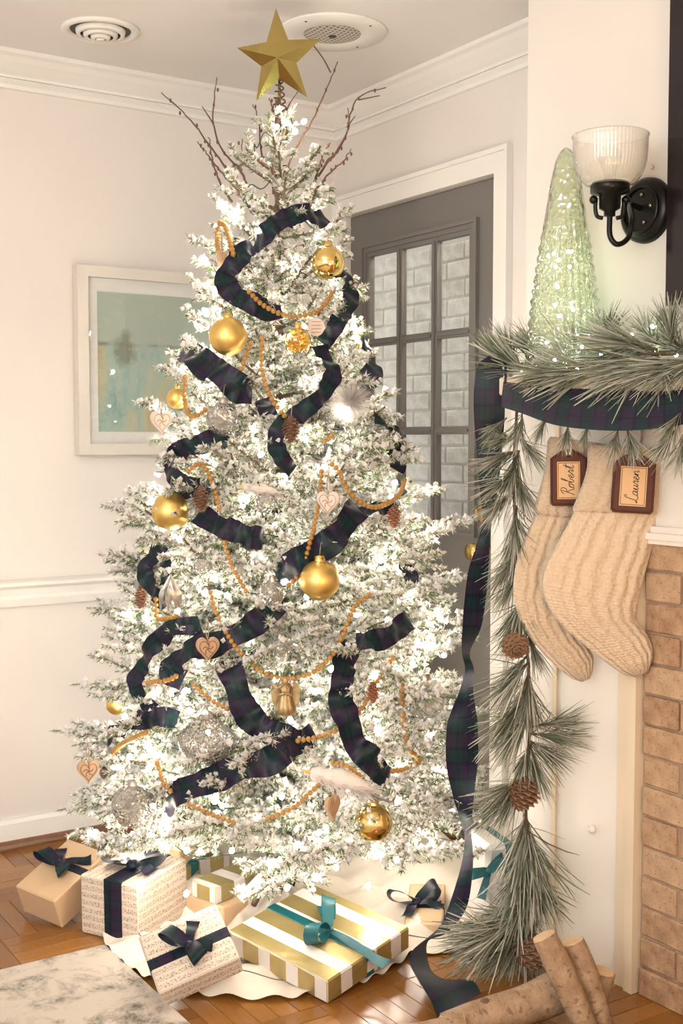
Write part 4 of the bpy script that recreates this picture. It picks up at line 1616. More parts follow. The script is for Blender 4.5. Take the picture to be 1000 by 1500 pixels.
p = on_tree(418, 1016, .06)
k_ = np.linalg.norm(p - CAM) / FPX
fg = thing('angel_figurine', 'gold-brown draped angel figurine hanging below the longest bead swag', 'ornament', p - V(0, 0, 30 * k_))
MB().lathe([(a * k_, b * k_) for a, b in [(.01, -30), (15, -29), (13, -18), (10, -6), (8, 4), (9, 8), (5, 12), (3, 14)]], p, 24, np.eye(3), lambda a: 1 + .14 * np.cos(a * 9)).build('robe', M_('bronze_figure'), fg)
MB().ball(p + V(0, 0, 19 * k_), 6 * k_, 14, 10, (1, 1, 1.15)).build('head', M_('bronze_figure'), fg)
for s_ in (-1, 1):
    P = spline([p + V(0, 0, 8 * k_) + RT * s_ * 4 * k_, p + RT * s_ * 12 * k_ + V(0, 0, 12 * k_), p + RT * s_ * 15 * k_ - V(0, 0, 6 * k_), p + RT * s_ * 13 * k_ - V(0, 0, 22 * k_)], 12)
    MB().strip(P, [RT * s_ + V(0, 0, .4)] * 12, np.array([3, 8, 11, 13, 14, 14, 13, 12, 10, 8, 5, 1]) * k_, 4, cup=.002).build('wing', M_('bronze_figure'), fg)
    MB().tube([p + RT * s_ * 8 * k_ + V(0, 0, 7 * k_), p + RT * s_ * 9 * k_ - FV * 8 * k_ - V(0, 0, 1 * k_), p - FV * 13 * k_ + V(0, 0, 2 * k_)], [3 * k_, 2.6 * k_, 1.8 * k_], 8).build('arm', M_('bronze_figure'), fg)
hook(fg, p + V(0, 0, 24 * k_), .02)

p = on_tree(250, 850, .05)
k_ = np.linalg.norm(p - CAM) / FPX
lf = thing('leaf_ornament', 'drooping cluster of tarnished silver leaves on the left side', 'ornament', p - V(0, 0, 50 * k_))
for i in range(9):
    s_ = (i - 4) / 4
    P = spline([p + V(0, 0, -i % 3 * 4 * k_), p + RT * s_ * 12 * k_ - V(0, 0, 18 * k_) - FV * 6 * k_, p + RT * s_ * 15 * k_ - V(0, 0, (38 + 8 * math.cos(i * 2)) * k_)], 8)
    MB().strip(P, [RT + FV * .4 * s_] * 8, np.array([2, 5, 7, 8, 8, 6, 4, .6]) * k_, 3, cup=.001).build('leaf', M_('silver_old'), lf)
hook(lf, p, .02)

# ================================================================== on the floor
def rotm(e):
    return np.array(Euler(e, 'XYZ').to_matrix())


# tree skirt
edge = [(150, 1372), (210, 1434), (300, 1462), (400, 1468), (520, 1448), (600, 1402), (690, 1392), (762, 1345), (768, 1270), (715, 1222), (620, 1214), (500, 1196), (400, 1190), (300, 1202), (225, 1236), (165, 1300)]
ctr = V(AX[0], AX[1], 0)
pol = []
for x, y in edge:
    q = onpl(x, y, 2, 0) - ctr
    pol.append((math.atan2(q[1], q[0]) % (2 * math.pi), math.hypot(q[0], q[1])))
pol.sort()
pa = np.array([a for a, r in pol])
pr_ = np.array([r for a, r in pol])
pa = np.concatenate([pa[-1:] - 2 * math.pi, pa, pa[:1] + 2 * math.pi])
pr_ = np.concatenate([pr_[-1:], pr_, pr_[:1]])


def skirt_pt(a, s, wob=True):
    r = np.interp(a % (2 * math.pi), pa, pr_)
    x, y = ctr[0] + r * s * math.cos(a), ctr[1] + r * s * math.sin(a)
    x, y = min(x, -.03), min(y, -.06)
    ruff = max(0, (s - .84) / .16)
    z = .0045 + .010 * ruff * (.6 + .6 * math.sin(a * 46 + 2 * math.sin(a * 7))) + .009 * (1 - ruff) * (1 + math.sin(a * 11 + 3 * math.sin(s * 9)))
    z += .018 * (1 - ruff) * max(0, math.sin(a * 7 + s * 13)) ** 2 + .05 * math.exp(-(s / .22) ** 2)
    return V(x, y, z)


NA, NSR = 360, 30
m = MB()
vs, fs_ = [], []
for j in range(NSR + 1):
    s = .07 + .93 * j / NSR
    for i in range(NA):
        vs.append(skirt_pt(i / NA * 2 * math.pi, s))
for j in range(NSR):
    for i in range(NA):
        fs_.append([j * NA + i, j * NA + (i + 1) % NA, (j + 1) * NA + (i + 1) % NA, (j + 1) * NA + i])
m.add(vs, fs_)
sk = thing('tree_skirt', 'cream linen tree skirt with gathered ruffle spread under the gifts', 'tree skirt', (AX[0], AX[1], 0))
m.build('cloth', M_('skirt_linen'), sk)
MB().tube([skirt_pt(i / 240 * 2 * math.pi, .845) + V(0, 0, .0006) for i in range(241)], .0016, 4, False).build('seam', M_('seam'), sk)

rc = onpl(155, 1388, 2, 0)
rug = MB().obox((rc[0] - 1.2, rc[1] - 1.4, .005), (2.4, 2.8, .010), np.eye(3), .003).build('rug', M_('rug_pile'), None, False)
tag(rug, 'cream and charcoal distressed rug at the lower left corner', 'rug')


# ------------------------------------------------------------------ gifts
def bow(root, c, n, d, size, w, mat, tails=((1, -.7), (-1, -.6)), lift=.55, tail_len=1.1, spread=.25):
    n, d = nrm(n), nrm(np.asarray(d) - nrm(n) * (np.asarray(d) @ nrm(n)))
    e = np.cross(n, d)
    b = MB()
    bo = b.ball(c + n * w * .22, w * .34, 14, 10, (1, 1, .8)).build('bow', M_(mat), root)
    for s in (-1, 1):
        P, wd, dirs = [], [], []
        for t in np.linspace(0, 1, 26):
            x = (1 - math.cos(2 * math.pi * t)) / 2
            h = lift * size * math.sin(2 * math.pi * t) * -.55 * (x ** .6) + .32 * size * x
            P.append(c + n * (w * .25 + h) + (d * s * math.cos(spread) + e * math.sin(spread)) * size * x)
            wd.append(w * (.40 + .72 * math.sin(math.pi * t) ** .7))
            dirs.append(e + n * .25 * s)
        MB().strip(P, dirs, wd, 5, w * .05, random.random(), 90).build('bow_loop', M_(mat), bo)
    for s, k in tails:
        q = d * s * .75 + e * k
        P = spline([c + n * w * .2, c + n * w * .32 + q * size * .45, c + n * w * .10 + q * size * tail_len * .8, c + n * w * .14 + q * size * tail_len], 14)
        MB().strip(P, [np.cross(n, nrm(q)) + n * .2] * 14, w * np.linspace(.45, .95, 14), 4, w * .04, random.random(), 60).build('bow_tail', M_(mat), bo)
    return bo


def gift(par, mat, label, bands=(), bowspec=None, bandmat='plaid', bev=.0035):
    c, e, d = V(*par[:3]), par[3:6], V(*par[6:9])
    Rm = rotm(e)
    root = thing('gift_box', label, 'gift', (c[0], c[1], max(0, c[2] - d[2] / 2)), 'wrapped gifts under the tree')
    # the box is built in its own axes so that the paper print follows it
    me = MB().obox((0, 0, 0), d, np.eye(3), bev).mesh('wrapped_box', M_(mat), False)
    mw = Matrix.Translation(Vector(c)) @ Euler(e, 'XYZ').to_matrix().to_4x4()
    inst('wrapped_box', me, root, mw)
    for ax, off, w in bands:
        dd = d + .0028
        dd[ax] = w
        o = V(0, 0, 0)
        o[ax] = off
        mb = MB().obox(c + Rm @ o, dd, Rm, .002)
        mb.build('ribbon_band', M_(bandmat), root, False)
    if bowspec:
        lx, ly, dirv, size, w, kw = bowspec
        n = Rm @ V(0, 0, 1)
        bow(root, c + Rm @ V(lx, ly, d[2] / 2 + .002), n, Rm @ V(*dirv), size, w, bandmat, **kw)
    # folded paper ends
    h = d / 2
    for s in (-1, 1):
        a = [(-h[0] + .006, s * (h[1] + .0012), -h[2] + .004), (h[0] - .006, s * (h[1] + .0012), -h[2] + .004), (0, s * (h[1] + .0022), h[2] * .55)]
        q = [c + Rm @ V(*t) for t in a]
        MB().add(q if s < 0 else q[::-1], [[0, 1, 2]], [(t[0], t[2] + h[1]) for t in a]).build('folded_flap', M_(mat), root, False)
    return root


gift([-1.2157, -0.5876, 0.0836, 0.0849, -0.3889, 0.378, 0.1947, 0.1433, 0.089], 'kraft', 'kraft paper gift tilted at the far left with navy bow', [(0, .015, .026)], (.005, .01, (.25, 1, 0), .062, .036, dict(tails=((1, -.5), (-1, -.9)), tail_len=1.15)))
gift([-1.0933, -0.754, 0.078, 0.0053, -0.0209, 0.5237, 0.2089, 0.1772, 0.1506], 'sheet_music', 'tall sheet music gift with wide navy ribbon beside the kraft gift', [(1, -.012, .056)], (-.02, -.01, (.5, -1, 0), .088, .05, dict(tails=((1, -.5), (-1, .5)), tail_len=.9)))
gift([-1.134, -1.1619, 0.0841, 0.4549, -0.2966, -0.2497, 0.1872, 0.1657, 0.051], 'sheet_music', 'flat sheet music gift leaning at the front with navy bow', [(1, -.005, .030)], (.002, -.004, (-.45, 1, 0), .062, .034, dict(tails=((1, -.9), (-1, -.6)), tail_len=.9)))
gift([-0.8181, -1.1992, 0.0579, 0.0897, -0.1123, 0.2711, 0.2902, 0.3165, 0.0557], 'striped_wrap', 'large gold and white striped gift with teal ribbon in front', [(0, .0, .030)], (.0, -.03, (1, .5, 0), .080, .032, dict(tails=((1, .3), (-1, -1.2)), tail_len=1.7, lift=.8)), 'teal_satin')
gift([-0.8641, -0.8231, 0.0318, -0.0051, -0.0111, 0.2994, 0.1657, 0.14, 0.0609], 'kraft', 'plain kraft gift under the small white striped one')
gift([-0.8443, -0.8156, 0.0843, 0.0007, -0.0092, 0.304, 0.212, 0.09, 0.044], 'striped_wrap_small', 'small kraft and white striped gift stacked beneath the branches')
gift([-0.4399, -1.1165, 0.0209, 0.0242, -0.0295, -0.6898, 0.0954, 0.2542, 0.034], 'kraft', 'kraft paper gift with navy plaid bow behind the large striped one', [(1, -.02, .03)], (-.022, -.02, (1, .45, 0), .070, .038, dict(tails=((1, -.5), (-1, -.9)), tail_len=1.0)))
q = onpl(272, 1296, 2, 0)
gift([q[0] + .03, q[1] + .06, .034, 0, 0, .25, .20, .15, .060], 'striped_wrap', 'gold striped gift with teal ribbon half hidden behind the music gift', [(0, -.03, .03)], (-.03, -.05, (1, .4, 0), .04, .026, dict()), 'teal_satin')
gift([q[0] + .02, q[1] + .05, .088, 0, 0, .35, .145, .11, .044], 'kraft', 'small kraft gift at the back left under the branches')
q = onpl(722, 1352, 2, 0)
gift([q[0] + .05, q[1] + .05, .105, 0.0, 0.05, -.25, .13, .15, .20], 'white_wrap', 'white paper gift with teal bow at the right behind the pine garland', [(0, .0, .026), ], None, 'teal_satin', .012)
gr = bpy.data.objects[[o.name for o in bpy.data.objects if o.get('label', '').startswith('white paper gift')][0]]
bow(gr, at(716, 1276, np.dot(q - CAM, FV) - .02), nrm(CAM - q), RT + V(0, 0, .5), .050, .028, 'teal_satin', tails=((1, .5), (-1, -.8)), tail_len=1.3)
# paper scroll lying on the small gift
a, b = at(352, 1318, 2.83), at(404, 1262, 2.86)
scr = thing('rolled_paper', 'rolled white paper tied with black thread on the small gift', 'paper roll', b - V(0, 0, .02), None)
MB().tube([a, a + (b - a) * .5, b], .0115, 14).build('roll', M_('white_foil'), scr, True, 40)
for t in (.62, .70):
    c = a + (b - a) * t
    ax_ = nrm(b - a)
    u = nrm(np.cross(ax_, V(0, 0, 1)))
    w = np.cross(ax_, u)
    MB().tube([c + (u * math.cos(x) + w * math.sin(x)) * .0122 for x in np.linspace(0, 2 * math.pi, 20)], .0012, 4, False).build('thread', M_('ink'), scr)


# ------------------------------------------------------------------ pine garlands
def spray_mesh(n, ln, seed):
    r = np.random.default_rng(seed)
    m = MB()
    m.tube([(0, 0, 0), (ln * .22, 0, 0), (ln * .36, 0, .004)], [.003, .0026, .0012], 5, True, (.10, .07, .04))
    for i in range(n):
        t = r.uniform(0, 1) ** .8
        b = V(ln * (.0 + .36 * t), 0, .003 * t)
        a = r.uniform(0, 2 * math.pi)
        sp = abs(r.normal(.0, .34)) + .05
        d = V(math.cos(sp), math.sin(sp) * math.cos(a), math.sin(sp) * math.sin(a))
        L = ln * r.uniform(.50, .82) * (1.0 - .12 * t)
        bend = V(.10, 0, -.10) * r.uniform(.2, 1) + r.normal(0, .13, 3)
        P = [b + d * L * s + bend * L * s * s * .6 for s in (0, .4, .75, 1)]
        w = nrm(np.cross(d, r.normal(size=3)))
        wd = np.array([.0011, .0013, .0011, .0004]) * r.uniform(.7, 1.3)
        frost = r.uniform(0, 1) ** 1.1
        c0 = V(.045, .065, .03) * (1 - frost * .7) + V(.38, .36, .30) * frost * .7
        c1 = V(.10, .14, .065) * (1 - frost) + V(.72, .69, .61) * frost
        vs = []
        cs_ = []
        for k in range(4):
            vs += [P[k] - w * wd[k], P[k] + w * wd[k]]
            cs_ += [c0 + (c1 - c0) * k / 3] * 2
        m.add(vs, [[0, 1, 3, 2], [2, 3, 5, 4], [4, 5, 7, 6]], None, np.array(cs_))
    return m.mesh('needle_spray', M_('pine_needle'), False)


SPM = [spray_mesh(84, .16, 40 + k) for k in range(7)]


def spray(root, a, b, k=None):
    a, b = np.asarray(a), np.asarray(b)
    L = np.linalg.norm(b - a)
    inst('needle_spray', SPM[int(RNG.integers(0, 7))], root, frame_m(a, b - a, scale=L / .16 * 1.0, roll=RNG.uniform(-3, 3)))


mg = thing('pine_garland', 'frosted long needle pine garland with lights lying along the mantel', 'garland', (-.36, -1.9, MZ))
MB().tube(spline([(-.37, -1.44, MZ + .03), (-.36, -1.7, MZ + .035), (-.38, -2.0, MZ + .03), (-.36, -2.5, MZ + .03)], 24), .006, 6).build('stem', M_('pine_stem'), mg)
MGS = [((752, 545), (697, 487)), ((756, 538), (722, 470)), ((772, 545), (702, 506)), ((765, 548), (706, 545)), ((802, 525), (742, 488)), ((860, 522), (760, 498)), ((872, 540), (772, 540)),
       ((962, 512), (842, 492)), ((966, 518), (848, 526)), ((966, 524), (840, 562)), ((968, 528), (890, 586)), ((982, 505), (988, 428)), ((992, 508), (958, 440)), ((985, 520), (1060, 480)),
       ((962, 505), (928, 462)), ((906, 508), (878, 452)), ((884, 506), (905, 448)), ((832, 532), (798, 500)), ((1002, 530), (915, 560)), ((1012, 538), (940, 588)), ((842, 552), (752, 566)),
       ((862, 548), (800, 588)), ((1002, 515), (1080, 545)), ((920, 515), (850, 480)), ((940, 530), (870, 580)), ((985, 512), (920, 490)), ((1010, 520), (960, 480)), ((800, 545), (765, 575)), ((1015, 510), (1010, 440)), ((850, 520), (830, 470)), ((905, 545), (820, 545)), ((780, 530), (755, 480)), ((980, 540), (870, 572)), ((1010, 545), (905, 575)), ((1020, 548), (985, 600)), ((890, 540), (780, 568)), ((930, 538), (850, 590)), ((820, 545), (742, 556)), ((1030, 540), (950, 560)), ((960, 545), (985, 590))]
for (x0, y0), (x1, y1) in MGS:
    xa = -.39 + RNG.uniform(-.05, .05)
    p0 = onpl(x0, y0, 0, xa)
    p1 = onpl(x1, y1, 0, xa + RNG.uniform(-.05, .03))
    p0[2] = max(p0[2], MZ + .012)
    if y1 > 552:
        p1 = onpl(x1, min(y1, 570), 0, -.490)
        p0 = onpl(x0, y0, 0, -.43)
        p0[2] = max(p0[2], MZ + .012)
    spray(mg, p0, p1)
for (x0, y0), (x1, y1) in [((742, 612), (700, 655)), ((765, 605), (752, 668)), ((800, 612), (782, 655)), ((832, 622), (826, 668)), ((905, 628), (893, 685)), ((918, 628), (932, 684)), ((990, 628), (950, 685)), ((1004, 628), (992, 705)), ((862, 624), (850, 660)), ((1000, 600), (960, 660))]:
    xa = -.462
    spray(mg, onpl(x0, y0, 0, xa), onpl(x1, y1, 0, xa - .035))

hg = thing('hanging_pine_garland', 'frosted pine garland with pinecones hanging down left of the stockings', 'garland', at(770, 1400, 2.76))
SP = [(757, 595), (752, 700), (757, 800), (766, 900), (774, 980), (776, 1060), (770, 1150), (771, 1250), (769, 1330), (755, 1385), (715, 1400)]
HD = 2.74
hp_ = spline([at(x, y, HD) for x, y in SP], 60)
MB().tube(hp_, .0035, 6).build('stem', M_('pine_stem'), hg)
HGS = [((760, 640), (705, 650)), ((758, 660), (690, 690)), ((756, 690), (692, 740)), ((758, 640), (800, 690)), ((760, 660), (735, 740)), ((755, 690), (780, 770)), ((752, 720), (700, 775)), ((755, 740), (760, 830)), ((756, 770), (735, 860)), ((756, 790), (790, 870)),
       ((758, 810), (715, 880)), ((760, 840), (722, 905)), ((762, 860), (765, 950)), ((762, 830), (800, 890)), ((765, 880), (728, 960)), ((766, 900), (735, 975)), ((770, 920), (795, 1000)), ((772, 960), (720, 1020)), ((774, 970), (700, 1050)),
       ((774, 985), (745, 1080)), ((775, 985), (760, 1085)), ((775, 1000), (790, 1090)), ((775, 1020), (700, 1110)), ((775, 1040), (720, 1130)), ((776, 1065), (868, 1052)), ((776, 1075), (872, 1080)), ((776, 1085), (840, 1130)), ((775, 1085), (800, 1180)), ((774, 1090), (755, 1170)),
       ((766, 1140), (695, 1190)), ((768, 1148), (705, 1225)), ((769, 1150), (690, 1215)), ((770, 1190), (745, 1310)), ((771, 1200), (772, 1335)), ((771, 1200), (800, 1320)), ((771, 1215), (815, 1345)), ((771, 1230), (755, 1350)), ((771, 1250), (735, 1370)), ((771, 1260), (790, 1390)), ((770, 1270), (825, 1360)),
       ((770, 1300), (740, 1410)), ((769, 1320), (770, 1440)), ((766, 1350), (640, 1380)), ((764, 1370), (645, 1400)), ((760, 1380), (640, 1362)), ((758, 1385), (690, 1430)), ((765, 1370), (720, 1440)), ((768, 1340), (650, 1420)), ((770, 1340), (800, 1430)), ((760, 1330), (690, 1350)), ((768, 1370), (760, 1440))]
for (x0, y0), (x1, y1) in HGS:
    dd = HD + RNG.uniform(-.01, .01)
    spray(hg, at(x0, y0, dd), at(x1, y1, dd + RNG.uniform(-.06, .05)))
for (x, y), ax_, L in (((752, 935), -FV + V(0, 0, -.5), .06), ((770, 1140), V(0, 0, -1) + RT * -.2, .075), ((779, 1370), V(0, 0, -1), .08)):
    cp = bpy.data.objects.new('pinecone', None)
    root_cone = MB().ball(at(x, y, HD - .02), .006, 8, 6).build('pinecone', M_('pine_stem'), hg)
    bpy.data.objects.remove(cp)
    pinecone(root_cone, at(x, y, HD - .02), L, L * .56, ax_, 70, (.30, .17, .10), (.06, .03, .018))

# long plaid ribbon: along the mantel edge, then hanging to the floor
mr = MB()
TOPX = [(737, 559), (770, 563), (820, 568), (870, 570), (920, 572), (960, 573), (1000, 571), (1050, 568)]
BOTX = [(733, 596), (765, 606), (810, 622), (860, 629), (910, 631), (960, 628), (1000, 622), (1050, 610)]
n = 40
A = spline([onpl(x, y, 0, -.459) for x, y in TOPX], n)
B = spline([onpl(x, y, 0, -.472) for x, y in BOTX], n)
fold0 = [at(736, 528, 2.80), at(737, 545, 2.755)]
mr.edges(A, B, 7)
o = mr.build('plaid_ribbon', M_('plaid'))
tag(o, 'dark plaid ribbon stretched along the front edge of the mantel', 'ribbon')
HR = [(716, 521, 735, 530, 2.80, 2.79), (700, 535, 736, 545, 2.80, 2.78), (694, 572, 739, 572, 2.80, 2.79), (694, 610, 739, 610, 2.80, 2.80), (697, 650, 736, 648, 2.81, 2.80), (701, 700, 731, 700, 2.82, 2.80), (705, 742, 725, 742, 2.83, 2.80), (707, 765, 720, 765, 2.83, 2.80),
      (697, 800, 717, 800, 2.82, 2.82), (686, 835, 715, 835, 2.82, 2.83), (680, 880, 711, 880, 2.82, 2.84), (677, 920, 704, 920, 2.82, 2.85), (676, 955, 688, 955, 2.83, 2.87), (681, 981, 694, 981, 2.86, 2.84), (672, 1014, 693, 1014, 2.87, 2.83), (656, 1055, 699, 1055, 2.86, 2.84), (653, 1085, 700, 1085, 2.86, 2.85), (653, 1113, 700, 1113, 2.86, 2.86), (657, 1141, 697, 1141, 2.87, 2.86),
      (666, 1176, 693, 1176, 2.87, 2.85), (679, 1218, 690, 1218, 2.88, 2.84), (680, 1240, 692, 1240, 2.88, 2.84), (673, 1276, 692, 1276, 2.88, 2.85), (656, 1330, 683, 1330, 2.88, 2.87), (641, 1360, 655, 1366, 2.86, 2.84), (604, 1392, 626, 1380, 2.72, 2.80), (600, 1412, 630, 1418, 2.66, 2.74), (615, 1440, 650, 1434, 2.60, 2.70), (632, 1468, 690, 1436, 2.56, 2.66), (640, 1492, 705, 1455, 2.52, 2.60)]
A = spline([at(a, b, e) for a, b, c, d, e, f in HR], 150)
B = spline([at(c, d, f) for a, b, c, d, e, f in HR], 150)
A[:, 2] = np.maximum(A[:, 2], .006)
B[:, 2] = np.maximum(B[:, 2], .006)
o = MB().edges(A, B, 7).build('plaid_ribbon', M_('plaid'))
tag(o, 'long twisted plaid ribbon hanging from the mantel end to the floor', 'ribbon')
A = spline([at(718, 521, 2.80), at(737, 532, 2.76), onpl(738, 563, 0, -.458)], 10)
B = spline([at(735, 522, 2.80), at(742, 535, 2.76), onpl(741, 575, 0, -.460)], 10)
o = MB().edges(A, B, 4).build('plaid_ribbon', M_('plaid'))
tag(o, 'short plaid ribbon fold looped over the mantel corner', 'ribbon')


# ------------------------------------------------------------------ stockings
def stocking(secs, depth, label, cuff_n=2):
    P = []
    for (x0, y0, x1, y1) in secs:
        a, b = at(x0, y0, depth), at(x1, y1, depth)
        P.append(np.concatenate([a, b]))
    P = spline(np.array(P), 90)
    S_ = []
    for i, q in enumerate(P):
        a, b = q[:3], q[3:]
        w = np.linalg.norm(b - a)
        t = i / (len(P) - 1)
        S_.append(((a + b) / 2, (b - a) / 2, -FV * min(.026, w * .30) * (1 - .15 * t)))
    p = S_[0][0]
    root = thing('stocking', label, 'stocking', S_[-1][0], 'stockings on the mantel')
    MB().sections(S_, 44).build('sock', M_('cable_knit'), root)
    C_ = []
    for i in range(0, 18):
        c, a, b = S_[i]
        k = 1.07 if 0 < i < 17 else 1.01
        C_.append((c, a * k, b * (k + .12)))
    MB().sections(C_, 44).build('cuff', M_('cable_knit'), root)
    lp = S_[0][0]
    MB().tube(spline([lp, lp + V(0, 0, .03) + RT * .006, lp + V(0, 0, .06)], 8), .003, 6).build('hanging_loop', M_('cable_knit'), root)
    return root


stocking([(806, 640, 905, 655), (800, 690, 890, 690), (780, 760, 872, 770), (760, 810, 858, 830), (752, 850, 846, 872), (754, 885, 842, 902), (770, 925, 847, 926), (795, 957, 859, 944), (820, 981, 868, 961), (838, 994, 868, 980), (851, 999, 864, 993)], 2.70, 'cream cable knit stocking hanging behind with its toe lower left')
stocking([(866, 652, 1006, 662), (862, 695, 992, 700), (838, 755, 967, 760), (811, 805, 951, 815), (796, 845, 936, 870), (799, 880, 930, 902), (820, 913, 937, 917), (850, 941, 948, 931), (884, 968, 955, 950), (910, 986, 954, 968), (929, 992, 948, 983)], 2.60, 'larger cream cable knit stocking in front beside the firebox bricks')

STR = {'R': [[(.05, .0), (.12, .4), (.2, .95)], [(-.02, .75), (.05, .95), (.3, 1.02), (.42, .85), (.35, .62), (.15, .52), (.3, .35), (.42, .05), (.55, .02)]],
       'o': [[(.0, .1), (.12, .42), (.02, .25), (.05, .05), (.2, .05), (.26, .25), (.16, .42), (.36, .36)]],
       'b': [[(.0, .2), (.15, .7), (.2, .98), (.12, .95), (.08, .5), (.08, .06), (.22, .06), (.26, .3), (.36, .3)]],
       'e': [[(.0, .15), (.18, .25), (.2, .4), (.1, .4), (.05, .2), (.1, .03), (.22, .05), (.32, .2)]],
       'r': [[(.0, .1), (.12, .45), (.16, .36), (.24, .36), (.2, .06), (.34, .12)]],
       't': [[(.0, .15), (.15, .6), (.2, .85), (.12, .2), (.16, .03), (.32, .12)], [(.02, .6), (.32, .64)]],
       'L': [[(.3, .85), (.35, 1.0), (.22, 1.02), (.16, .7), (.12, .25), (.0, .05), (-.06, .12), (.1, .14), (.3, .0), (.5, .1)]],
       'a': [[(.28, .38), (.1, .42), (.02, .2), (.08, .03), (.22, .15), (.28, .4), (.26, .06), (.4, .12)]],
       'u': [[(.0, .15), (.08, .42), (.08, .08), (.18, .04), (.28, .2), (.3, .42), (.3, .06), (.42, .12)]],
       'n': [[(.0, .1), (.06, .42), (.07, .05), (.12, .32), (.24, .42), (.28, .2), (.3, .05), (.42, .12)]]}
ADV = {'R': .52, 'o': .34, 'b': .34, 'e': .32, 'r': .32, 't': .32, 'L': .48, 'a': .38, 'u': .40, 'n': .40}


def name_tag(x0, y0, x1, y1, depth, word, label, lean=0.0):
    c = at((x0 + x1) / 2, (y0 + y1) / 2, depth)
    k = depth / FPX
    w, h = (x1 - x0) * k / 2, (y1 - y0) * k / 2
    ez = nrm(CAM - c)
    ex = nrm(np.cross(V(0, 0, 1), ez))
    ey = np.cross(ez, ex)
    ex, ey = ex * math.cos(lean) + ey * math.sin(lean), ey * math.cos(lean) - ex * math.sin(lean)
    root = thing('name_tag', label, 'tag', c - ey * h, 'wooden name tags on the stockings')
    out = [(-w * .88, -h), (w * .88, -h), (w, -h * .90), (w, h * .68), (w * .45, h * .93), (w * .2, h), (-w * .2, h), (-w * .45, h * .93), (-w, h * .68), (-w, -h * .90)]
    m = MB().prism(out, c - ez * .004, ex, ey, ez, .007)
    m.build('plaque', M_('tag_wood'), root, False)
    rim = [c + ez * .003 + ex * x * .93 + ey * y * .94 for x, y in out]
    MB().tube(rim + [rim[0]], .0022, 6, False).build('rim', M_('tag_wood'), root)
    lw, lh = w * .62, h * .66
    lc = c - ey * h * .10 + ez * .0032
    MB().prism([(-lw, -lh), (lw, -lh), (lw, lh), (-lw, lh)], lc, ex, ey, ez, .0012).build('label_card', M_('tag_label'), root, False)
    bd = MB()
    for s in (.90,):
        q = [lc + ez * .0016 + ex * x * lw * s + ey * y * lh * .93 for x, y in ((-1, -1), (1, -1), (1, 1), (-1, 1), (-1, -1))]
        for i in range(4):
            bd.tube([q[i], q[i + 1]], .0005, 4)
    bd.build('card_border', M_('ink'), root)
    tot = sum(ADV[ch] for ch in word)
    s = 2 * lh * .80 / tot
    cur = -tot / 2
    wr_ = MB()
    for ch in word:
        for st_ in STR[ch]:
            P = [lc + ez * .0018 + ey * ((cur + x + .18 * y) * s) - ex * ((y - .42) * s * .92) for x, y in st_]
            wr_.tube(spline(P, 20), .00075, 5, True)
        cur += ADV[ch]
    wr_.build('lettering', M_('ink'), root)
    for sx in (-1, 1):
        MB().tube(spline([c + ey * h * .80 + ez * .004 + ex * sx * .003, c + ey * h * 1.05 + ez * .008 + ex * sx * .006, c + ey * h * 1.35 + ex * sx * .004], 8), .0022, 6).build('tie_cord', M_('skirt_linen'), root)
    MB().lathe([(.002, 0), (.005, 0), (.005, .001), (.002, .001)], c + ey * h * .80 + ez * .0032, 14, np.stack([ex, ey, ez], 1)).build('eyelet', M_('ink'), root)


name_tag(806, 658, 859, 741, 2.655, 'Robert', 'dark wooden name tag on the rear stocking', .02)
name_tag(897, 664, 958, 752, 2.555, 'Lauren', 'dark wooden name tag on the front stocking', -.05)

# ------------------------------------------------------------------ glass cone tree on the mantel
gc = onpl(826, 500, 0, -.365)
gc[2] = MZ
dg = (gc - CAM) @ FV
kg = dg / FPX
gt = thing('glass_cone_tree', 'tall greenish mercury glass cone tree standing on the mantel', 'glass tree', gc)
Hc = (at(828, 220, dg) - gc)[2]
prof = []
for i in range(70):
    t = i / 69
    r = kg * float(np.interp(t, [0, .155, .34, .526, .71, .85, .93, .97, .99, 1], [54, 52, 46, 38, 29, 22, 16, 10.5, 6, .3]))
    prof.append((r, Hc * t))
NG = 96
ang = np.linspace(0, 2 * math.pi, NG, endpoint=False)
vs = []
for i, (r, z) in enumerate(prof):
    amp = .055 * min(1, max(0, (.72 - z / Hc) * 6))
    rr = r * (1 + amp * np.sin(14 * ang + z * 130) * np.sin(14 * ang - z * 130) * 1.6 + (.02 * np.cos(7 * ang) if z / Hc > .66 else 0))
    vs.append(np.stack([gc[0] + rr * np.cos(ang), gc[1] + rr * np.sin(ang), np.full(NG, gc[2] + z)], 1))
fs_ = [[i * NG + j, i * NG + (j + 1) % NG, (i + 1) * NG + (j + 1) % NG, (i + 1) * NG + j] for i in range(69) for j in range(NG)]
MB().add(np.vstack(vs), fs_).build('glass', M_('mercury_glass'), gt)
MB().lathe([(0, .002), (50 * kg, .002), (53 * kg, .006), (50 * kg, .012)], gc, 40).build('foot', M_('mercury_glass'), gt)

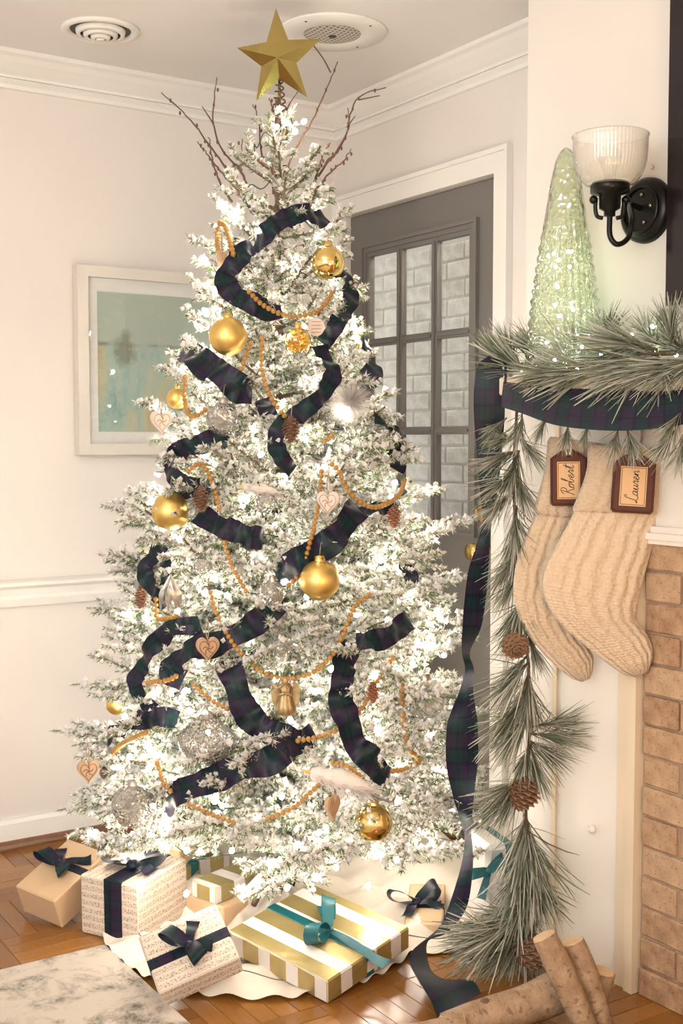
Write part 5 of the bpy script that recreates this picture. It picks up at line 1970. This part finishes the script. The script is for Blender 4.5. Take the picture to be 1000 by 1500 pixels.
fl_ = thing('fairy_lights', 'cool white fairy lights tangled in the mantel garland and glass cone', 'lights', (gc[0], gc[1], MZ))
fairy_me = ico(.0042).mesh('fairy_bulb', M_('fairy_glow'), True)
fp = []
for x, y in [(812, 527), (845, 541), (870, 552), (937, 545), (945, 522), (960, 512), (862, 492), (925, 490), (955, 478), (800, 502), (772, 506), (852, 508), (905, 500), (990, 520), (765, 545), (880, 520), (975, 560)]:
    fp.append(onpl(x, y, 0, -.41))
for i in range(18):
    t = RNG.uniform(.03, .55)
    a = i * 2.4
    r = 52 * kg * (1 - t) * RNG.uniform(.2, .7)
    fp.append(gc + V(r * math.cos(a), r * math.sin(a), Hc * t))
for p in fp:
    inst('fairy_bulb', fairy_me, fl_, Matrix.Translation(p))
MB().tube(spline(fp[:17], 120), .0006, 4, False).build('wire', M_('silver_old'), fl_)
MB().tube(spline(sorted(fp[17:], key=lambda q: q[2]), 120), .0006, 4, False).build('wire', M_('silver_old'), fl_)


# ------------------------------------------------------------------ birch logs
def log(a, b, r, label, bend=.006):
    a, b = np.asarray(a), np.asarray(b)
    root = thing('birch_log', label, 'log', V(*(a if a[2] < b[2] else b)), 'birch logs by the hearth')
    n = 14
    ax_ = nrm(b - a)
    sd = nrm(np.cross(ax_, V(0, 0, 1) if abs(ax_[2]) < .9 else V(1, 0, 0)))
    P = np.array([a + (b - a) * t + sd * bend * math.sin(t * 3.1) for t in np.linspace(0, 1, n)])
    rad = r * (1 + .06 * np.sin(np.linspace(0, 8, n) + r * 900))
    m = MB().tube(P, rad, 22)
    m.v[-1] += RNG.normal(0, r * .012, m.v[-1].shape)
    m.build('bark', M_('birch_bark'), root, True, 50)
    for p, d in ((P[0], -ax_), (P[-1], ax_)):
        MB().tube([p - d * .002, p + d * .003], [r * .93, r * .88], 22).build('cut_end', M_('log_end'), root, True, 40)
    kb = MB().ball(P[4] + nrm(np.cross(sd, ax_)) * r * .95, r * .28, 10, 6, (1, 1, .5))
    kb.build('knot', M_('twig_bark'), root)
    return root


log(at(797, 1372, 2.42), at(866, 1530, 2.40), .0265, 'upright birch log leaning left nearest the pine garland')
log(at(838, 1380, 2.46), at(890, 1535, 2.44), .0270, 'upright birch log beside the cream fireplace surround')
log(at(884, 1424, 2.50), at(850, 1530, 2.52), .0240, 'short birch stub right of the two upright logs')
log(at(655, 1515, 2.44), at(845, 1440, 2.52), .042, 'thick pale birch log lying toward the fireplace')
log(at(540, 1522, 2.40), at(680, 1502, 2.40), .022, 'birch log end at the bottom edge below the ribbon')
log(at(668, 1520, 2.37), at(1040, 1522, 2.34), .022, 'long birch log along the bottom edge at the right')
